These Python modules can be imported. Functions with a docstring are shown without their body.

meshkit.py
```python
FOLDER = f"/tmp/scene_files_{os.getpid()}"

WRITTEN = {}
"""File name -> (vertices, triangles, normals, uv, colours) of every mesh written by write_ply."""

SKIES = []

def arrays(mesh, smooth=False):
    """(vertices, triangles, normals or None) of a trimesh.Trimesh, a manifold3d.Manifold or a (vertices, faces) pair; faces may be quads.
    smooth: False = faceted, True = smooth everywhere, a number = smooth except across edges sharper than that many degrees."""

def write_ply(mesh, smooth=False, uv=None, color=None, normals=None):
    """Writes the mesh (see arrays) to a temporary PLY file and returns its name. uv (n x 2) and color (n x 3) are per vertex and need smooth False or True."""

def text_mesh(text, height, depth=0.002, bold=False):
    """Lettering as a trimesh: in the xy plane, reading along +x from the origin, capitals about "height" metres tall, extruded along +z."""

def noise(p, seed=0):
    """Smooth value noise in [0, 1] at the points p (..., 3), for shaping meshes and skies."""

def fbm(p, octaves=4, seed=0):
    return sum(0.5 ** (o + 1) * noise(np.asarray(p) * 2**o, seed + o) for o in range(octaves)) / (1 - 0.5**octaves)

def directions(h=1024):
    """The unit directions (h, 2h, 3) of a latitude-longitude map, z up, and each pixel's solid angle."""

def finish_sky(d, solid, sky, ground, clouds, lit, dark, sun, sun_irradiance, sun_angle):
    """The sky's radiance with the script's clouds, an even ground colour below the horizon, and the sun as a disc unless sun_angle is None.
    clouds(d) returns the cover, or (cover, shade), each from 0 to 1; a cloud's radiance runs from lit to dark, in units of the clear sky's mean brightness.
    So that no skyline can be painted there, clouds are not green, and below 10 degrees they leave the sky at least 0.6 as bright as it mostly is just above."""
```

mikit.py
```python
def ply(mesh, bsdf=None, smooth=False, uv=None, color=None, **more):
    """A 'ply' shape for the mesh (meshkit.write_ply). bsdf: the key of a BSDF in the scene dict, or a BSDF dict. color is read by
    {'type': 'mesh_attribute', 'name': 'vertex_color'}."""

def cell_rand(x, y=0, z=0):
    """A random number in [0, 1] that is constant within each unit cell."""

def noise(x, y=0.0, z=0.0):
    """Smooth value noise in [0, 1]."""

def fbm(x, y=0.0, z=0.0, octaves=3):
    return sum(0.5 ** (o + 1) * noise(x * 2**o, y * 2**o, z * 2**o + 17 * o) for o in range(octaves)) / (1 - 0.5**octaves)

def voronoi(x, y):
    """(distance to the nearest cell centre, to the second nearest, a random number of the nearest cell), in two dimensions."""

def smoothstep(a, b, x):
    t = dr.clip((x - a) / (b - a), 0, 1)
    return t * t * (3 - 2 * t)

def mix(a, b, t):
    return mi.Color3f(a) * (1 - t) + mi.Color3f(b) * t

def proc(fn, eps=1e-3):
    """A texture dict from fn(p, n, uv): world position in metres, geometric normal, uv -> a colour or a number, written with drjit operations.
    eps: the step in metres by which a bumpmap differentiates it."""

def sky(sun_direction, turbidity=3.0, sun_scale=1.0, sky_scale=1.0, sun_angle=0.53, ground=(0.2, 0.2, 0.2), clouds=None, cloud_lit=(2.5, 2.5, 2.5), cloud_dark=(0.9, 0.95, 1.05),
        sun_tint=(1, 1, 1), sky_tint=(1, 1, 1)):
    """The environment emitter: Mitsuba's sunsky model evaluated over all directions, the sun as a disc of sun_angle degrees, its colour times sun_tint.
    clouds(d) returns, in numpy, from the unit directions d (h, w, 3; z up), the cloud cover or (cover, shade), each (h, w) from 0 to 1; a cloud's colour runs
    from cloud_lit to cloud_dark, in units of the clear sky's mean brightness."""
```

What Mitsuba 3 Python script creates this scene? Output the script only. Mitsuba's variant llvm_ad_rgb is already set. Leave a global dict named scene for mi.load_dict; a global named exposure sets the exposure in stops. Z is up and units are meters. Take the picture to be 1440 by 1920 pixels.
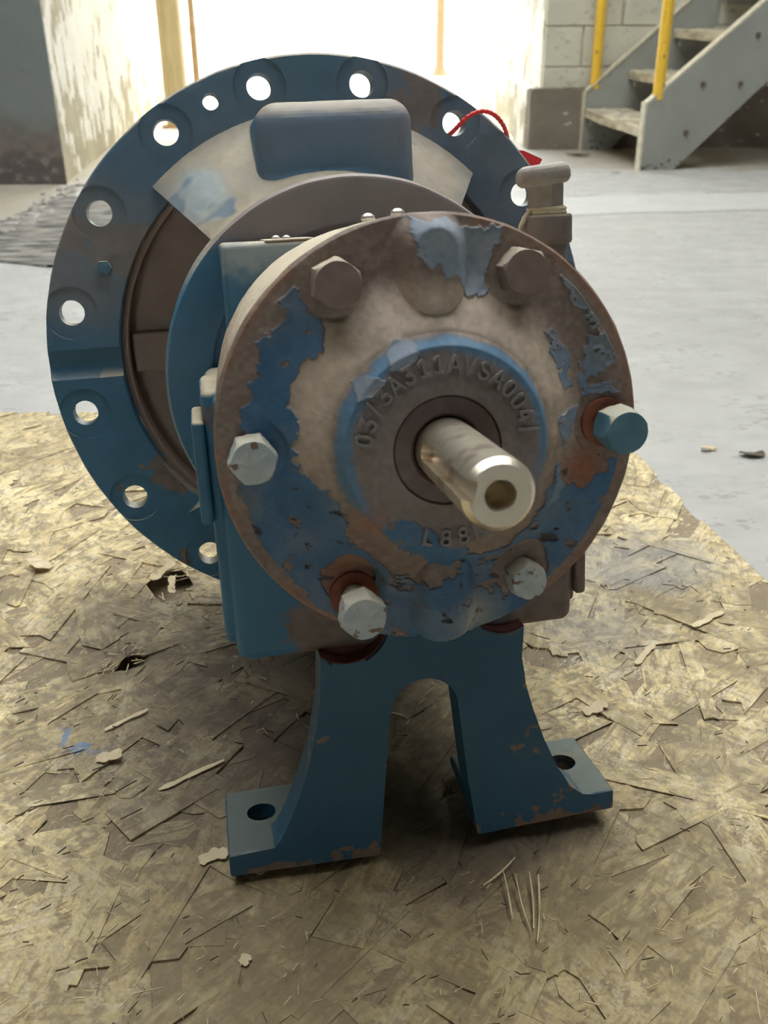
import math, random
import numpy as np, trimesh, shapely
from shapely.geometry import Polygon, Point, LineString
from shapely import affinity
from scipy import ndimage
import drjit as dr
import mitsuba as mi
import mikit, meshkit
from mikit import ply, proc, noise, fbm, voronoi, smoothstep, mix, cell_rand
from manifold3d import Manifold, CrossSection

# ------------------------------------------------------------------ camera, sky, exposure
T = mi.ScalarTransform4f
scene, labels = {}, {}
FOC, CAM_H, PITCH, ROLL = 1801.0, 0.4637, 0.4704, -0.0064
_c, _s = math.cos(PITCH), math.sin(PITCH)
_right, _up, _fwd = np.array([1., 0, 0]), np.array([0, _s, _c]), np.array([0, _c, -_s])
_up2 = _up * math.cos(ROLL) - _right * math.sin(ROLL)
CAM = np.array([0, 0, CAM_H])
scene['camera'] = {'type': 'thinlens', 'fov': math.degrees(2 * math.atan(720 / FOC)), 'fov_axis': 'x', 'near_clip': 0.02, 'far_clip': 500.0,
                   'aperture_radius': 0.0011, 'focus_distance': 0.60,
                   'to_world': T().look_at(origin=CAM.tolist(), target=(CAM + _fwd).tolist(), up=_up2.tolist())}
exposure = 5.62
scene['sky'] = mikit.sky((0.35, 0.62, 0.72), turbidity=4.0, sun_scale=0.0, sky_scale=1.0, ground=(0.35, 0.34, 0.32), sun_tint=(1, 0.95, 0.85), sky_tint=(1.0, 0.95, 0.80),
                         clouds=lambda d: (np.clip(0.55 + 0.9 * (meshkit.fbm(d * 2.3, 4, 3) - 0.5), 0, 1), 0.3), cloud_lit=(1.7, 1.63, 1.44), cloud_dark=(1.1, 1.06, 0.96))
FLOOR, BOARD = -0.16, -0.0042

# ------------------------------------------------------------------ helpers
def fresh(key):
    if key not in scene and key not in labels: return key
    k = 1
    while f'{key}_{k:03d}' in scene or f'{key}_{k:03d}' in labels: k += 1
    return f'{key}_{k:03d}'
def put(key, shape, label=None, category=None, group=None, kind=None):
    key = fresh(key); scene[key] = shape
    tagk(key, label, category, group, kind); return key
def tagk(key, label=None, category=None, group=None, kind=None):
    d = {k: v for k, v in dict(label=label, category=category, group=group, kind=kind).items() if v}
    if d: labels[key] = d
def thing(key, label, category, group=None):
    key = fresh(key); tagk(key, label, category, group); return key
def part(parent, name, shape, label=None, kind=None):
    return put(parent + '__' + name, shape, label, kind=kind)
def tm(m):
    if isinstance(m, Manifold):
        q = m.to_mesh(); return trimesh.Trimesh(q.vert_properties[:, :3], q.tri_verts, process=False)
    return m
def cat(ms): return trimesh.util.concatenate([tm(m) for m in ms])
def mbox(x0, x1, y0, y1, z0, z1): return Manifold.cube([x1 - x0, y1 - y0, z1 - z0]).translate([x0, y0, z0])
def rbox(x0, x1, y0, y1, z0, z1, r, seg=8):
    s = [Manifold.sphere(r, seg * 4).translate([x, y, z]) for x in (x0 + r, x1 - r) for y in (y0 + r, y1 - r) for z in (z0 + r, z1 - r)]
    return Manifold.batch_hull(s)
def cyl(r, z0, z1, x=0, y=0, seg=96, r2=None): return Manifold.cylinder(z1 - z0, r, r if r2 is None else r2, seg).translate([x, y, z0])
def lathe(prof, seg=128, deg=360.0): return Manifold.revolve(CrossSection([np.array(prof, float)]), seg, deg)
def extr(poly, z0, z1):
    poly = shapely.geometry.polygon.orient(poly)
    rings = [np.array(poly.exterior.coords)[:-1]] + [np.array(i.coords)[:-1] for i in poly.interiors]
    return Manifold.extrude(CrossSection(rings), z1 - z0).translate([0, 0, z0])
def tube(pts, rad, seg=10, closed_ends=True):
    pts = np.asarray(pts, float); rad = np.broadcast_to(rad, len(pts)).astype(float)
    t = np.gradient(pts, axis=0); t /= np.linalg.norm(t, axis=1, keepdims=True)
    n = np.cross(t[0], [0.3, 0.1, 0.95]); n /= np.linalg.norm(n); V = []
    for i in range(len(pts)):
        n = n - t[i] * (n @ t[i]); n /= np.linalg.norm(n); b = np.cross(t[i], n)
        a = np.arange(seg) * 2 * np.pi / seg
        V.append(pts[i] + rad[i] * (np.cos(a)[:, None] * n + np.sin(a)[:, None] * b))
    V = np.vstack(V); F = []
    for i in range(len(pts) - 1):
        for k in range(seg):
            a, b2 = i * seg + k, i * seg + (k + 1) % seg
            F += [[a, b2, b2 + seg], [a, b2 + seg, a + seg]]
    V = np.vstack([V, pts[:1], pts[-1:]]); e0, e1 = len(V) - 2, len(V) - 1
    for k in range(seg):
        F += [[e0, (k + 1) % seg, k], [e1, (len(pts) - 1) * seg + k, (len(pts) - 1) * seg + (k + 1) % seg]]
    return trimesh.Trimesh(V, F, process=False)
def spline(pts, n):
    from scipy.interpolate import CubicSpline
    pts = np.asarray(pts, float); u = np.r_[0, np.cumsum(np.linalg.norm(np.diff(pts, axis=0), axis=1))]
    return CubicSpline(u, pts)(np.linspace(0, u[-1], n))
def grid_mesh(X, Y, Z):
    n, m = X.shape; i = np.arange(n * m).reshape(n, m)
    a, b, c, d = i[:-1, :-1].ravel(), i[1:, :-1].ravel(), i[1:, 1:].ravel(), i[:-1, 1:].ravel()
    return trimesh.Trimesh(np.stack([X, Y, Z], -1).reshape(-1, 3), np.vstack([np.c_[a, b, c], np.c_[a, c, d]]), process=False)
def nfbm(p, scale, octv=4, seed=0): return meshkit.fbm(np.asarray(p) * scale, octv, seed)
def worn(mesh, edge, amp, scale, seed=0):
    """refine to about EDGE metres and push the surface about with noise, so that cast and hewn things are not perfectly flat"""
    m = mesh.refine_to_length(edge) if isinstance(mesh, Manifold) else mesh
    t = tm(m); t.merge_vertices(); n = t.vertex_normals
    t.vertices = t.vertices + n * ((nfbm(t.vertices, scale, 3, seed) - 0.5) * 2 * amp)[:, None]
    return t

# ------------------------------------------------------------------ the pump's own frame: x across, y up, z along the shaft towards its end
PO = np.array([-0.0459, 0.7768, 0.2239])
PL, PU, PA = np.array([0.98140, 0.19142, 0.01260]), np.array([-0.04637, 0.17306, 0.98382]), np.array([0.18614, -0.96610, 0.17872])
PM = np.eye(4); PM[:3, 0], PM[:3, 1], PM[:3, 2], PM[:3, 3] = PL, PU, PA, PO
def W(m):
    t = tm(m).copy(); t.apply_transform(PM); return t
def plocal(p):
    q = [p.x - PO[0], p.y - PO[1], p.z - PO[2]]
    return [q[0] * float(v[0]) + q[1] * float(v[1]) + q[2] * float(v[2]) for v in (PL, PU, PA)]

# ------------------------------------------------------------------ materials
def C(*v): return mi.Color3f(*v)
def mat(name, fn, rough=0.6, **kw):
    b = {'type': 'principled', 'base_color': proc(fn) if callable(fn) else ({'type': 'rgb', 'value': list(fn)} if not isinstance(fn, dict) else fn), 'roughness': rough if not callable(rough) else proc(rough), **kw}
    scene[name] = {'type': 'twosided', 'bsdf': b}; return name
def bumped(name, fn, h, rough=0.6, eps=5e-4, scale=1.0, **kw):
    b = {'type': 'principled', 'base_color': proc(fn) if callable(fn) else {'type': 'rgb', 'value': list(fn)}, 'roughness': rough, **kw}
    scene[name] = {'type': 'twosided', 'bsdf': {'type': 'bumpmap', 'arbitrary': proc(h, eps), 'scale': scale, 'bsdf': b}}; return name

BLUE, BLUE2 = C(0.013, 0.098, 0.180), C(0.030, 0.135, 0.225)
def paint_col(p, n, uv):
    x, y, z = plocal(p)
    c = mix(BLUE, BLUE2, fbm(x * 30, y * 30, z * 30, 3))
    big = fbm(x * 22 + 3, y * 22, z * 22, 4)
    fine = fbm(x * 160, y * 160, z * 160, 3)
    # chipped patches of bare brown iron, mostly low on the foot and body
    chip = smoothstep(0.665, 0.69, big + 0.18 * (fine - 0.5))
    chip = dr.maximum(chip, smoothstep(0.50, 0.54, big + 0.2 * (fine - 0.5) + 0.25 * smoothstep(0.045, 0.085, x) - 0.3 * smoothstep(-0.085, -0.06, y)) * smoothstep(0.20, 0.24, z) * smoothstep(0.02, 0.06, x))
    chip = dr.maximum(chip, smoothstep(0.028, 0.022, dr.sqrt(dr.square(x + 0.045) + dr.square(y + 0.135)) + 0.03 * (big - 0.5) + 0.02 * (fine - 0.5)) * smoothstep(0.20, 0.24, z))
    iron = mix(C(0.075, 0.045, 0.03), C(0.17, 0.125, 0.095), fine)
    c = mix(c, iron, chip * 0.95)
    # dust lies on faces that look up
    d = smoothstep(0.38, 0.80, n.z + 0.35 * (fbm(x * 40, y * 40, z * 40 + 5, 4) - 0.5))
    bare = smoothstep(0.62, 0.70, fbm(x * 26 + 9, y * 26, z * 26, 3))
    dust = mix(C(0.30, 0.245, 0.155), C(0.46, 0.405, 0.285), 0.6 * fine + 0.5 * smoothstep(0.3, 0.7, fbm(x * 18, y * 18, z * 18 + 4, 3)))
    dust = mix(dust, C(0.30, 0.40, 0.42), 0.8 * smoothstep(0.026, 0.010, dr.sqrt(dr.square(x + 0.092) + dr.square(y - 0.125)) + 0.014 * (fine - 0.5)) * smoothstep(0.0, 0.01, z))
    c = mix(c, dust, d * (1 - 0.75 * bare))
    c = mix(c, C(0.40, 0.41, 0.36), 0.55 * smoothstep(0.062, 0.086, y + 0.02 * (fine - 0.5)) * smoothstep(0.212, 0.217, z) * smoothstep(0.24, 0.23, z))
    c = mix(c, C(0.27, 0.25, 0.28), 0.38 * smoothstep(0.12, 0.16, y) * smoothstep(0.05, 0.07, z))  # violet-grey glare haze painted over the top bump
    c = mix(c, C(0.25, 0.255, 0.27), 0.22 * smoothstep(-0.02, 0.16, y) * smoothstep(0.03, 0.01, z))  # pale glare haze painted into the upper flange face
    # a film of grey-brown grime, thickest on the ring face behind the nameplate
    c = mix(c, C(0.20, 0.155, 0.14), 0.85 * smoothstep(0.078, 0.098, y + 0.02 * (big - 0.5)) * smoothstep(0.150, 0.160, z) * smoothstep(0.185, 0.178, z))
    c = mix(c, C(0.235, 0.205, 0.18), 0.45 * smoothstep(0.075, 0.03, dr.sqrt(dr.square(x + 0.185) + dr.square(y - 0.09)) + 0.04 * (big - 0.5)) * smoothstep(0.03, 0.01, z))
    return mix(c, C(0.25, 0.22, 0.21), 0.06 + 0.40 * smoothstep(0.35, 0.75, fbm(x * 12, y * 12, z * 12 + 8, 4)) * smoothstep(-0.05, 0.12, y))  # overall grime film, thickened upward to paint in some glare haze
bumped('mat_paint', paint_col, lambda p, n, uv: 0.0004 * fbm(p.x * 260, p.y * 260, p.z * 260, 3) + 0.0006 * fbm(p.x * 60, p.y * 60, p.z * 60, 2), 0.55, specular=0.4)
def foot_col(p, n, uv):
    x, y, z = plocal(p)
    c = mix(BLUE * 0.62, BLUE2 * 0.60, fbm(x * 30, y * 30, z * 30, 3))  # same blue darkened, painting in the shade low on the pump
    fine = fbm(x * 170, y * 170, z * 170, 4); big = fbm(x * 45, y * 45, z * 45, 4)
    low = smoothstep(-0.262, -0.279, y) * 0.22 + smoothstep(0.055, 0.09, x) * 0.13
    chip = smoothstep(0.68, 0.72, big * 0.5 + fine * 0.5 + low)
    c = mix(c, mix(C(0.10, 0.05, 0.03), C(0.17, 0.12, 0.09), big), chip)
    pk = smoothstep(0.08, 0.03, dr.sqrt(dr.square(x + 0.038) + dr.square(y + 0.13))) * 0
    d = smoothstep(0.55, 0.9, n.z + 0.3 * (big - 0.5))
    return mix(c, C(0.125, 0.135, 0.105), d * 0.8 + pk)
bumped('mat_foot', foot_col, lambda p, n, uv: 0.0005 * fbm(p.x * 240, p.y * 240, p.z * 240, 3), 0.5, specular=0.45)
mat('mat_cover', {'type': 'mesh_attribute', 'name': 'vertex_color'}, 0.62, specular=0.35)
def iron_col(p, n, uv):
    x, y, z = plocal(p)
    return mix(C(0.29, 0.205, 0.165), C(0.48, 0.365, 0.285), fbm(x * 35, y * 35, z * 35, 4))
bumped('mat_iron', iron_col, lambda p, n, uv: 0.0005 * fbm(p.x * 200, p.y * 200, p.z * 200, 3), 0.75)
def rust_col(p, n, uv): return mix(C(0.10, 0.03, 0.022), C(0.26, 0.085, 0.04), fbm(p.x * 90, p.y * 90, p.z * 90, 4))
mat('mat_pocket', lambda p, n, uv: mix(C(0.045, 0.015, 0.013), C(0.12, 0.04, 0.03), fbm(p.x * 120, p.y * 120, p.z * 120, 4)), 0.9)
bumped('mat_rust', rust_col, lambda p, n, uv: 0.0006 * fbm(p.x * 300, p.y * 300, p.z * 300, 3), 0.85)
def dusty_col(p, n, uv):
    f = fbm(p.x * 70, p.y * 70, p.z * 70, 4); g = fbm(p.x * 400, p.y * 400, p.z * 400, 2)
    c = mix(C(0.20, 0.145, 0.115), C(0.33, 0.265, 0.20), f)
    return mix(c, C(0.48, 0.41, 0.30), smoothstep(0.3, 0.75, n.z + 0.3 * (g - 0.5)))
bumped('mat_dusty', dusty_col, lambda p, n, uv: 0.0004 * fbm(p.x * 300, p.y * 300, p.z * 300, 3), 0.8)
def boltgrey_col(p, n, uv):
    f = fbm(p.x * 160, p.y * 160, p.z * 160, 4)
    c = mix(C(0.24, 0.30, 0.32), C(0.46, 0.47, 0.43), f)
    c = mix(c, C(0.16, 0.10, 0.07), smoothstep(0.62, 0.7, fbm(p.x * 230 + 4, p.y * 230, p.z * 230, 3)))
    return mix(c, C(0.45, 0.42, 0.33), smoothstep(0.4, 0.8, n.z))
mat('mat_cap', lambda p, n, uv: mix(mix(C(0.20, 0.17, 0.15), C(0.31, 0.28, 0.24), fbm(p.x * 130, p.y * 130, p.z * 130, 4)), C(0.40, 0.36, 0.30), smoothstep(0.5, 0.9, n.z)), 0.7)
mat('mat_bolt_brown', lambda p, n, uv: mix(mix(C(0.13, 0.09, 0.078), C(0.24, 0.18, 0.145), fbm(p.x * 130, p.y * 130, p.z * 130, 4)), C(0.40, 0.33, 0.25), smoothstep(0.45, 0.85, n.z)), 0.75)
mat('mat_bolt_grey', boltgrey_col, 0.6)
def boltblue_col(p, n, uv):
    c = mix(C(0.03, 0.10, 0.15), C(0.10, 0.20, 0.24), fbm(p.x * 140, p.y * 140, p.z * 140, 4))
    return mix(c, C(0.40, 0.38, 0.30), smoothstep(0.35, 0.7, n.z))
mat('mat_bolt_blue', boltblue_col, 0.5)
def steel_col(p, n, uv):
    x, y, z = plocal(p)
    c = mix(C(0.74, 0.65, 0.51), C(0.86, 0.78, 0.64), fbm(x * 60, y * 60, z * 300, 3))
    c = mix(c, C(0.42, 0.30, 0.20), 0.55 * smoothstep(0.415, 0.402, z + 0.02 * (fbm(x * 90, y * 90, z * 90, 3) - 0.5)))
    return mix(c, C(0.36, 0.25, 0.17), 0.5 * smoothstep(0.62, 0.75, fbm(x * 70 + 2, y * 70, z * 70, 3)))
bumped('mat_steel', steel_col, lambda p, n, uv: 0.00005 * fbm(p.x * 500, p.y * 500, p.z * 500, 2), 0.38, metallic=0.93)
mat('mat_seal', lambda p, n, uv: mix(C(0.075, 0.05, 0.048), C(0.13, 0.09, 0.08), fbm(p.x * 200, p.y * 200, p.z * 200, 3)), 0.5)
mat('mat_hole', (0.015, 0.012, 0.012), 0.9)
mat('mat_rivet', (0.72, 0.69, 0.62), 0.3, metallic=0.7)
mat('mat_tape', lambda p, n, uv: mix(C(0.38, 0.31, 0.2), C(0.55, 0.46, 0.32), fbm(p.x * 300, p.y * 300, p.z * 300, 3)), 0.7)
mat('mat_red', (0.80, 0.05, 0.05), 0.4, spec_trans=0.0)

def floor_col(p, n, uv):
    a = fbm(p.x * 1.3, p.y * 1.3, 0, 4); b = fbm(p.x * 9, p.y * 22, 1, 4); f = fbm(p.x * 60, p.y * 140, 2, 3)
    c = mix(C(0.30, 0.29, 0.265), C(0.455, 0.44, 0.405), 0.45 * a + 0.55 * fbm(p.x * 16, p.y * 24, 1, 4))
    c = mix(c, C(0.20, 0.19, 0.165), 0.55 * smoothstep(0.60, 0.78, f) * smoothstep(0.4, 0.7, b))
    c = mix(c, C(0.24, 0.20, 0.145), 0.75 * smoothstep(4.75, 5.1, p.y + 0.35 * p.x * 0.3 + 0.5 * (b - 0.5)) * smoothstep(0.6, 1.1, p.x))
    c = mix(c, C(0.34, 0.285, 0.19), 0.7 * smoothstep(-1.25, -1.45, p.x + 0.15 * (b - 0.5)))
    # pale screed strip and its joint lines crossing the floor
    yj = p.y - 0.14 * (p.x - 0.6) + 0.06 * (fbm(p.x * 4, 1, 4, 2) - 0.5)
    c = mix(c, C(0.52, 0.51, 0.47), 0.5 * smoothstep(3.54, 3.64, yj) * smoothstep(4.06, 3.92, yj) * smoothstep(0.3, 0.6, p.x))
    ln = smoothstep(0.018, 0.006, dr.abs(yj - 3.575)) + smoothstep(0.014, 0.005, dr.abs(yj - 4.0)) * smoothstep(0.45, 0.6, fbm(p.x * 5, 2, 3, 3))
    return mix(c, C(0.15, 0.135, 0.11), 0.6 * dr.minimum(ln, 1) * smoothstep(0.35, 0.55, p.x))
bumped('mat_floor', floor_col, lambda p, n, uv: 0.0030 * fbm(p.x * 14, p.y * 30, 0, 4) + 0.0006 * fbm(p.x * 140, p.y * 140, 3, 2), 0.42, eps=2e-3, specular=0.5)
def outside_col(p, n, uv): return mix(C(0.55, 0.52, 0.45), C(0.68, 0.65, 0.58), fbm(p.x * 2, p.y * 2, 0, 4))
mat('mat_outside', outside_col, 0.8)
def dado_col(p, n, uv):
    f = fbm(p.x * 9, p.y * 9, p.z * 9, 4); g = fbm(p.x * 40, p.y * 40, p.z * 40, 3)
    c = mix(C(0.125, 0.10, 0.075), C(0.21, 0.175, 0.13), f)
    return mix(c, C(0.50, 0.46, 0.38), 0.8 * smoothstep(0.68, 0.72, g * 0.6 + fbm(p.x * 16, p.y * 16, p.z * 30, 4) * 0.45))
mat('mat_dado', dado_col, 0.8)
def cream_col(p, n, uv):
    f = fbm(p.x * 5, p.y * 5, p.z * 5, 4); g = fbm(p.x * 35, p.y * 35, p.z * 35, 3)
    c = mix(C(0.46, 0.43, 0.33), C(0.60, 0.57, 0.45), f)
    return mix(c, C(0.30, 0.27, 0.20), 0.5 * smoothstep(0.66, 0.72, g))
bumped('mat_cream', cream_col, lambda p, n, uv: 0.002 * fbm(p.x * 40, p.y * 40, p.z * 40, 3), 0.75, eps=2e-3)
def leftwall_col(p, n, uv):
    f = fbm(p.x * 6, p.y * 6, p.z * 6, 4); g = fbm(p.x * 30, p.y * 30, p.z * 30, 3)
    c = mix(C(0.155, 0.17, 0.155), C(0.20, 0.215, 0.195), f)
    low = smoothstep(0.17, 0.02, p.z + 0.14 * (f - 0.5) + 0.05 * (g - 0.5))
    c = mix(c, mix(C(0.13, 0.105, 0.09), C(0.19, 0.16, 0.135), g), low)
    low2 = smoothstep(0.0, -0.07, p.z + 0.12 * (g - 0.5))
    return mix(c, mix(C(0.045, 0.04, 0.038), C(0.24, 0.22, 0.2), smoothstep(0.6, 0.72, g)), low2 * 0.45)
bumped('mat_left_wall', leftwall_col, lambda p, n, uv: 0.003 * fbm(p.x * 30, p.y * 30, p.z * 30, 4), 0.7, eps=2e-3)
def peel_col(p, n, uv):
    f = fbm(p.y * 4, p.z * 5 + p.x, 0, 4); g = fbm(p.y * 14, p.z * 9, p.x * 9, 4)
    c = mix(C(0.62, 0.59, 0.51), C(0.76, 0.73, 0.66), f)
    k = smoothstep(0.50, 0.60, g + 0.22 * smoothstep(0.35, -0.15, p.z) + 0.12 * smoothstep(5.4, 4.5, p.y) - 0.1)
    return mix(c, mix(C(0.22, 0.18, 0.10), C(0.40, 0.34, 0.20), f), k * 0.85)
bumped('mat_peel', peel_col, lambda p, n, uv: 0.006 * fbm(p.y * 25, p.z * 25, p.x * 25, 4), 0.8, eps=3e-3)
def timber_col(p, n, uv):
    g = fbm(p.x * 120, p.y * 120, p.z * 6, 4)
    return mix(C(0.44, 0.34, 0.17), C(0.60, 0.48, 0.26), g)
mat('mat_timber', timber_col, 0.7)
mat('mat_rusty_pipe', lambda p, n, uv: mix(C(0.42, 0.24, 0.10), C(0.58, 0.40, 0.20), fbm(p.x * 50, p.y * 50, p.z * 20, 3)), 0.6)
mat('mat_bollard', lambda p, n, uv: mix(C(0.20, 0.12, 0.05), C(0.30, 0.19, 0.09), fbm(p.x * 50, p.y * 50, p.z * 20, 3)), 0.6)
def grey_col(p, n, uv):
    f = fbm(p.x * 7, p.y * 7, p.z * 7, 4); g = fbm(p.x * 60, p.y * 60, p.z * 60, 3)
    c = mix(C(0.245, 0.245, 0.21), C(0.32, 0.32, 0.275), f)
    c = mix(c, C(0.07, 0.055, 0.04), smoothstep(0.70, 0.78, g * 0.55 + f * 0.35 + 0.22 * smoothstep(0.0, -0.15, p.z)))
    return mix(c, C(0.46, 0.41, 0.29), 0.8 * smoothstep(0.4, 0.8, n.z))
mat('mat_grey_steel', grey_col, 0.45)
def edge_col(p, n, uv): return mix(C(0.40, 0.36, 0.27), C(0.62, 0.56, 0.42), fbm(p.x * 40, p.y * 40, p.z * 40, 4))
mat('mat_edge_steel', edge_col, 0.45)
def tread_col(p, n, uv):
    return mix(C(0.22, 0.19, 0.14), C(0.62, 0.55, 0.40), smoothstep(0.25, 0.75, fbm(p.x * 30, p.y * 12, p.z * 30, 4)) * 0.7 + 0.3)
mat('mat_tread', tread_col, 0.4, metallic=0.2)
def yellow_col(p, n, uv):
    c = mix(C(0.72, 0.42, 0.03), C(0.82, 0.52, 0.05), fbm(p.x * 30, p.y * 30, p.z * 12, 3))
    return mix(c, C(0.28, 0.18, 0.05), smoothstep(0.68, 0.74, fbm(p.x * 60, p.y * 60, p.z * 34, 3)))
mat('mat_yellow', yellow_col, 0.4)
mat('mat_roof', (0.24, 0.225, 0.20), 0.8)
mat('mat_room', (0.22, 0.21, 0.185), 0.8)
def asphalt_col(p, n, uv):
    f = fbm(p.x * 14, p.y * 60, p.z * 60, 4)
    return mix(C(0.05, 0.045, 0.04), C(0.27, 0.24, 0.20), smoothstep(0.3, 0.75, f))
mat('mat_rotten', asphalt_col, 0.8)

# OSB strands carry uv = (4 * number + 2 + 10 * metres along, metres across)
def stains(p):
    a = fbm(p.x * 5.5 + 2.3, p.y * 5.5 + 1.1, 0, 4); b = fbm(p.x * 26, p.y * 26, 3, 4); c = fbm(p.x * 110, p.y * 110, 5, 3)
    return a, b, c
def osb_shade(p, c):
    a, b, f = stains(p)
    # ground-in dirt and bruised fibre at the scale of millimetres, along two rough directions
    q, r = p.x * 0.62 + p.y * 0.78, p.y * 0.62 - p.x * 0.78
    m1 = fbm(q * 120, r * 420, 11, 4); m2 = fbm(q * 300, r * 130, 13, 4); m3 = fbm(p.x * 700, p.y * 700, 15, 2)
    c = mix(c, C(0.24, 0.185, 0.11), 0.75 * smoothstep(0.52, 0.70, 0.5 * m1 + 0.35 * b + 0.2 * m3))
    c = mix(c, C(0.27, 0.215, 0.135), 0.70 * smoothstep(0.50, 0.66, 0.55 * m2 + 0.45 * f))
    c = mix(c, C(0.66, 0.575, 0.40), 0.65 * smoothstep(0.55, 0.72, 0.6 * m1 + 0.4 * (1 - b)) * smoothstep(0.35, 0.6, m3 + 0.1))
    c = c * (0.72 + 0.56 * m3)
    # trodden-in dirt and oil stain with front and contact shade painted in, grey bloom at the right
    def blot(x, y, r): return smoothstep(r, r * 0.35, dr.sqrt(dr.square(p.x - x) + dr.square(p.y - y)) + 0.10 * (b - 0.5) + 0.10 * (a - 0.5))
    oil_shade = dr.maximum(blot(-0.07, 0.58, 0.20), blot(0.05, 0.50, 0.12))  # oil stain, spread and darkened to paint the contact shadow under the pump
    oil_shade = dr.maximum(oil_shade, 0.75 * blot(-0.20, 0.70, 0.12))
    grey = dr.maximum(blot(0.25, 0.80, 0.085), 0.7 * blot(0.19, 0.70, 0.06))
    dirt = smoothstep(0.38, 0.66, 0.42 * a + 0.38 * b + 0.26 * f)
    tread = smoothstep(0.30, 0.10, dr.sqrt(dr.square((p.x - 0.03) * 0.75) + dr.square(p.y - 0.30)) + 0.12 * (b - 0.5) + 0.10 * (a - 0.5))  # trodden dirt that also paints foreground shade on the near board
    c = mix(c, C(0.21, 0.165, 0.10), dirt * 0.66 * (1 - 0.6 * smoothstep(0.72, 0.98, p.y)))
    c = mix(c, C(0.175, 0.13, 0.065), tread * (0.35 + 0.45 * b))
    c = mix(c, C(0.075, 0.055, 0.042), 0.90 * oil_shade * dr.minimum(0.62 + 0.6 * b, 1))
    c = mix(c, C(0.22, 0.21, 0.20), 0.72 * grey * (0.4 + b))
    c = mix(c, C(0.08, 0.06, 0.045), 0.6 * smoothstep(0.72, 0.80, 0.5 * b + 0.5 * fbm(p.x * 210 + 7, p.y * 210, 9, 3)))
    smear = smoothstep(0.012, 0.004, dr.abs((p.x + 0.2257) * 0.55 + (p.y - 0.552) * 0.83 + 0.006 * (f - 0.5))) * smoothstep(0.028, 0.012, dr.sqrt(dr.square(p.x + 0.2257) + dr.square(p.y - 0.552)))
    return mix(c, C(0.13, 0.22, 0.34), 0.75 * smear * smoothstep(0.42, 0.52, f))
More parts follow.
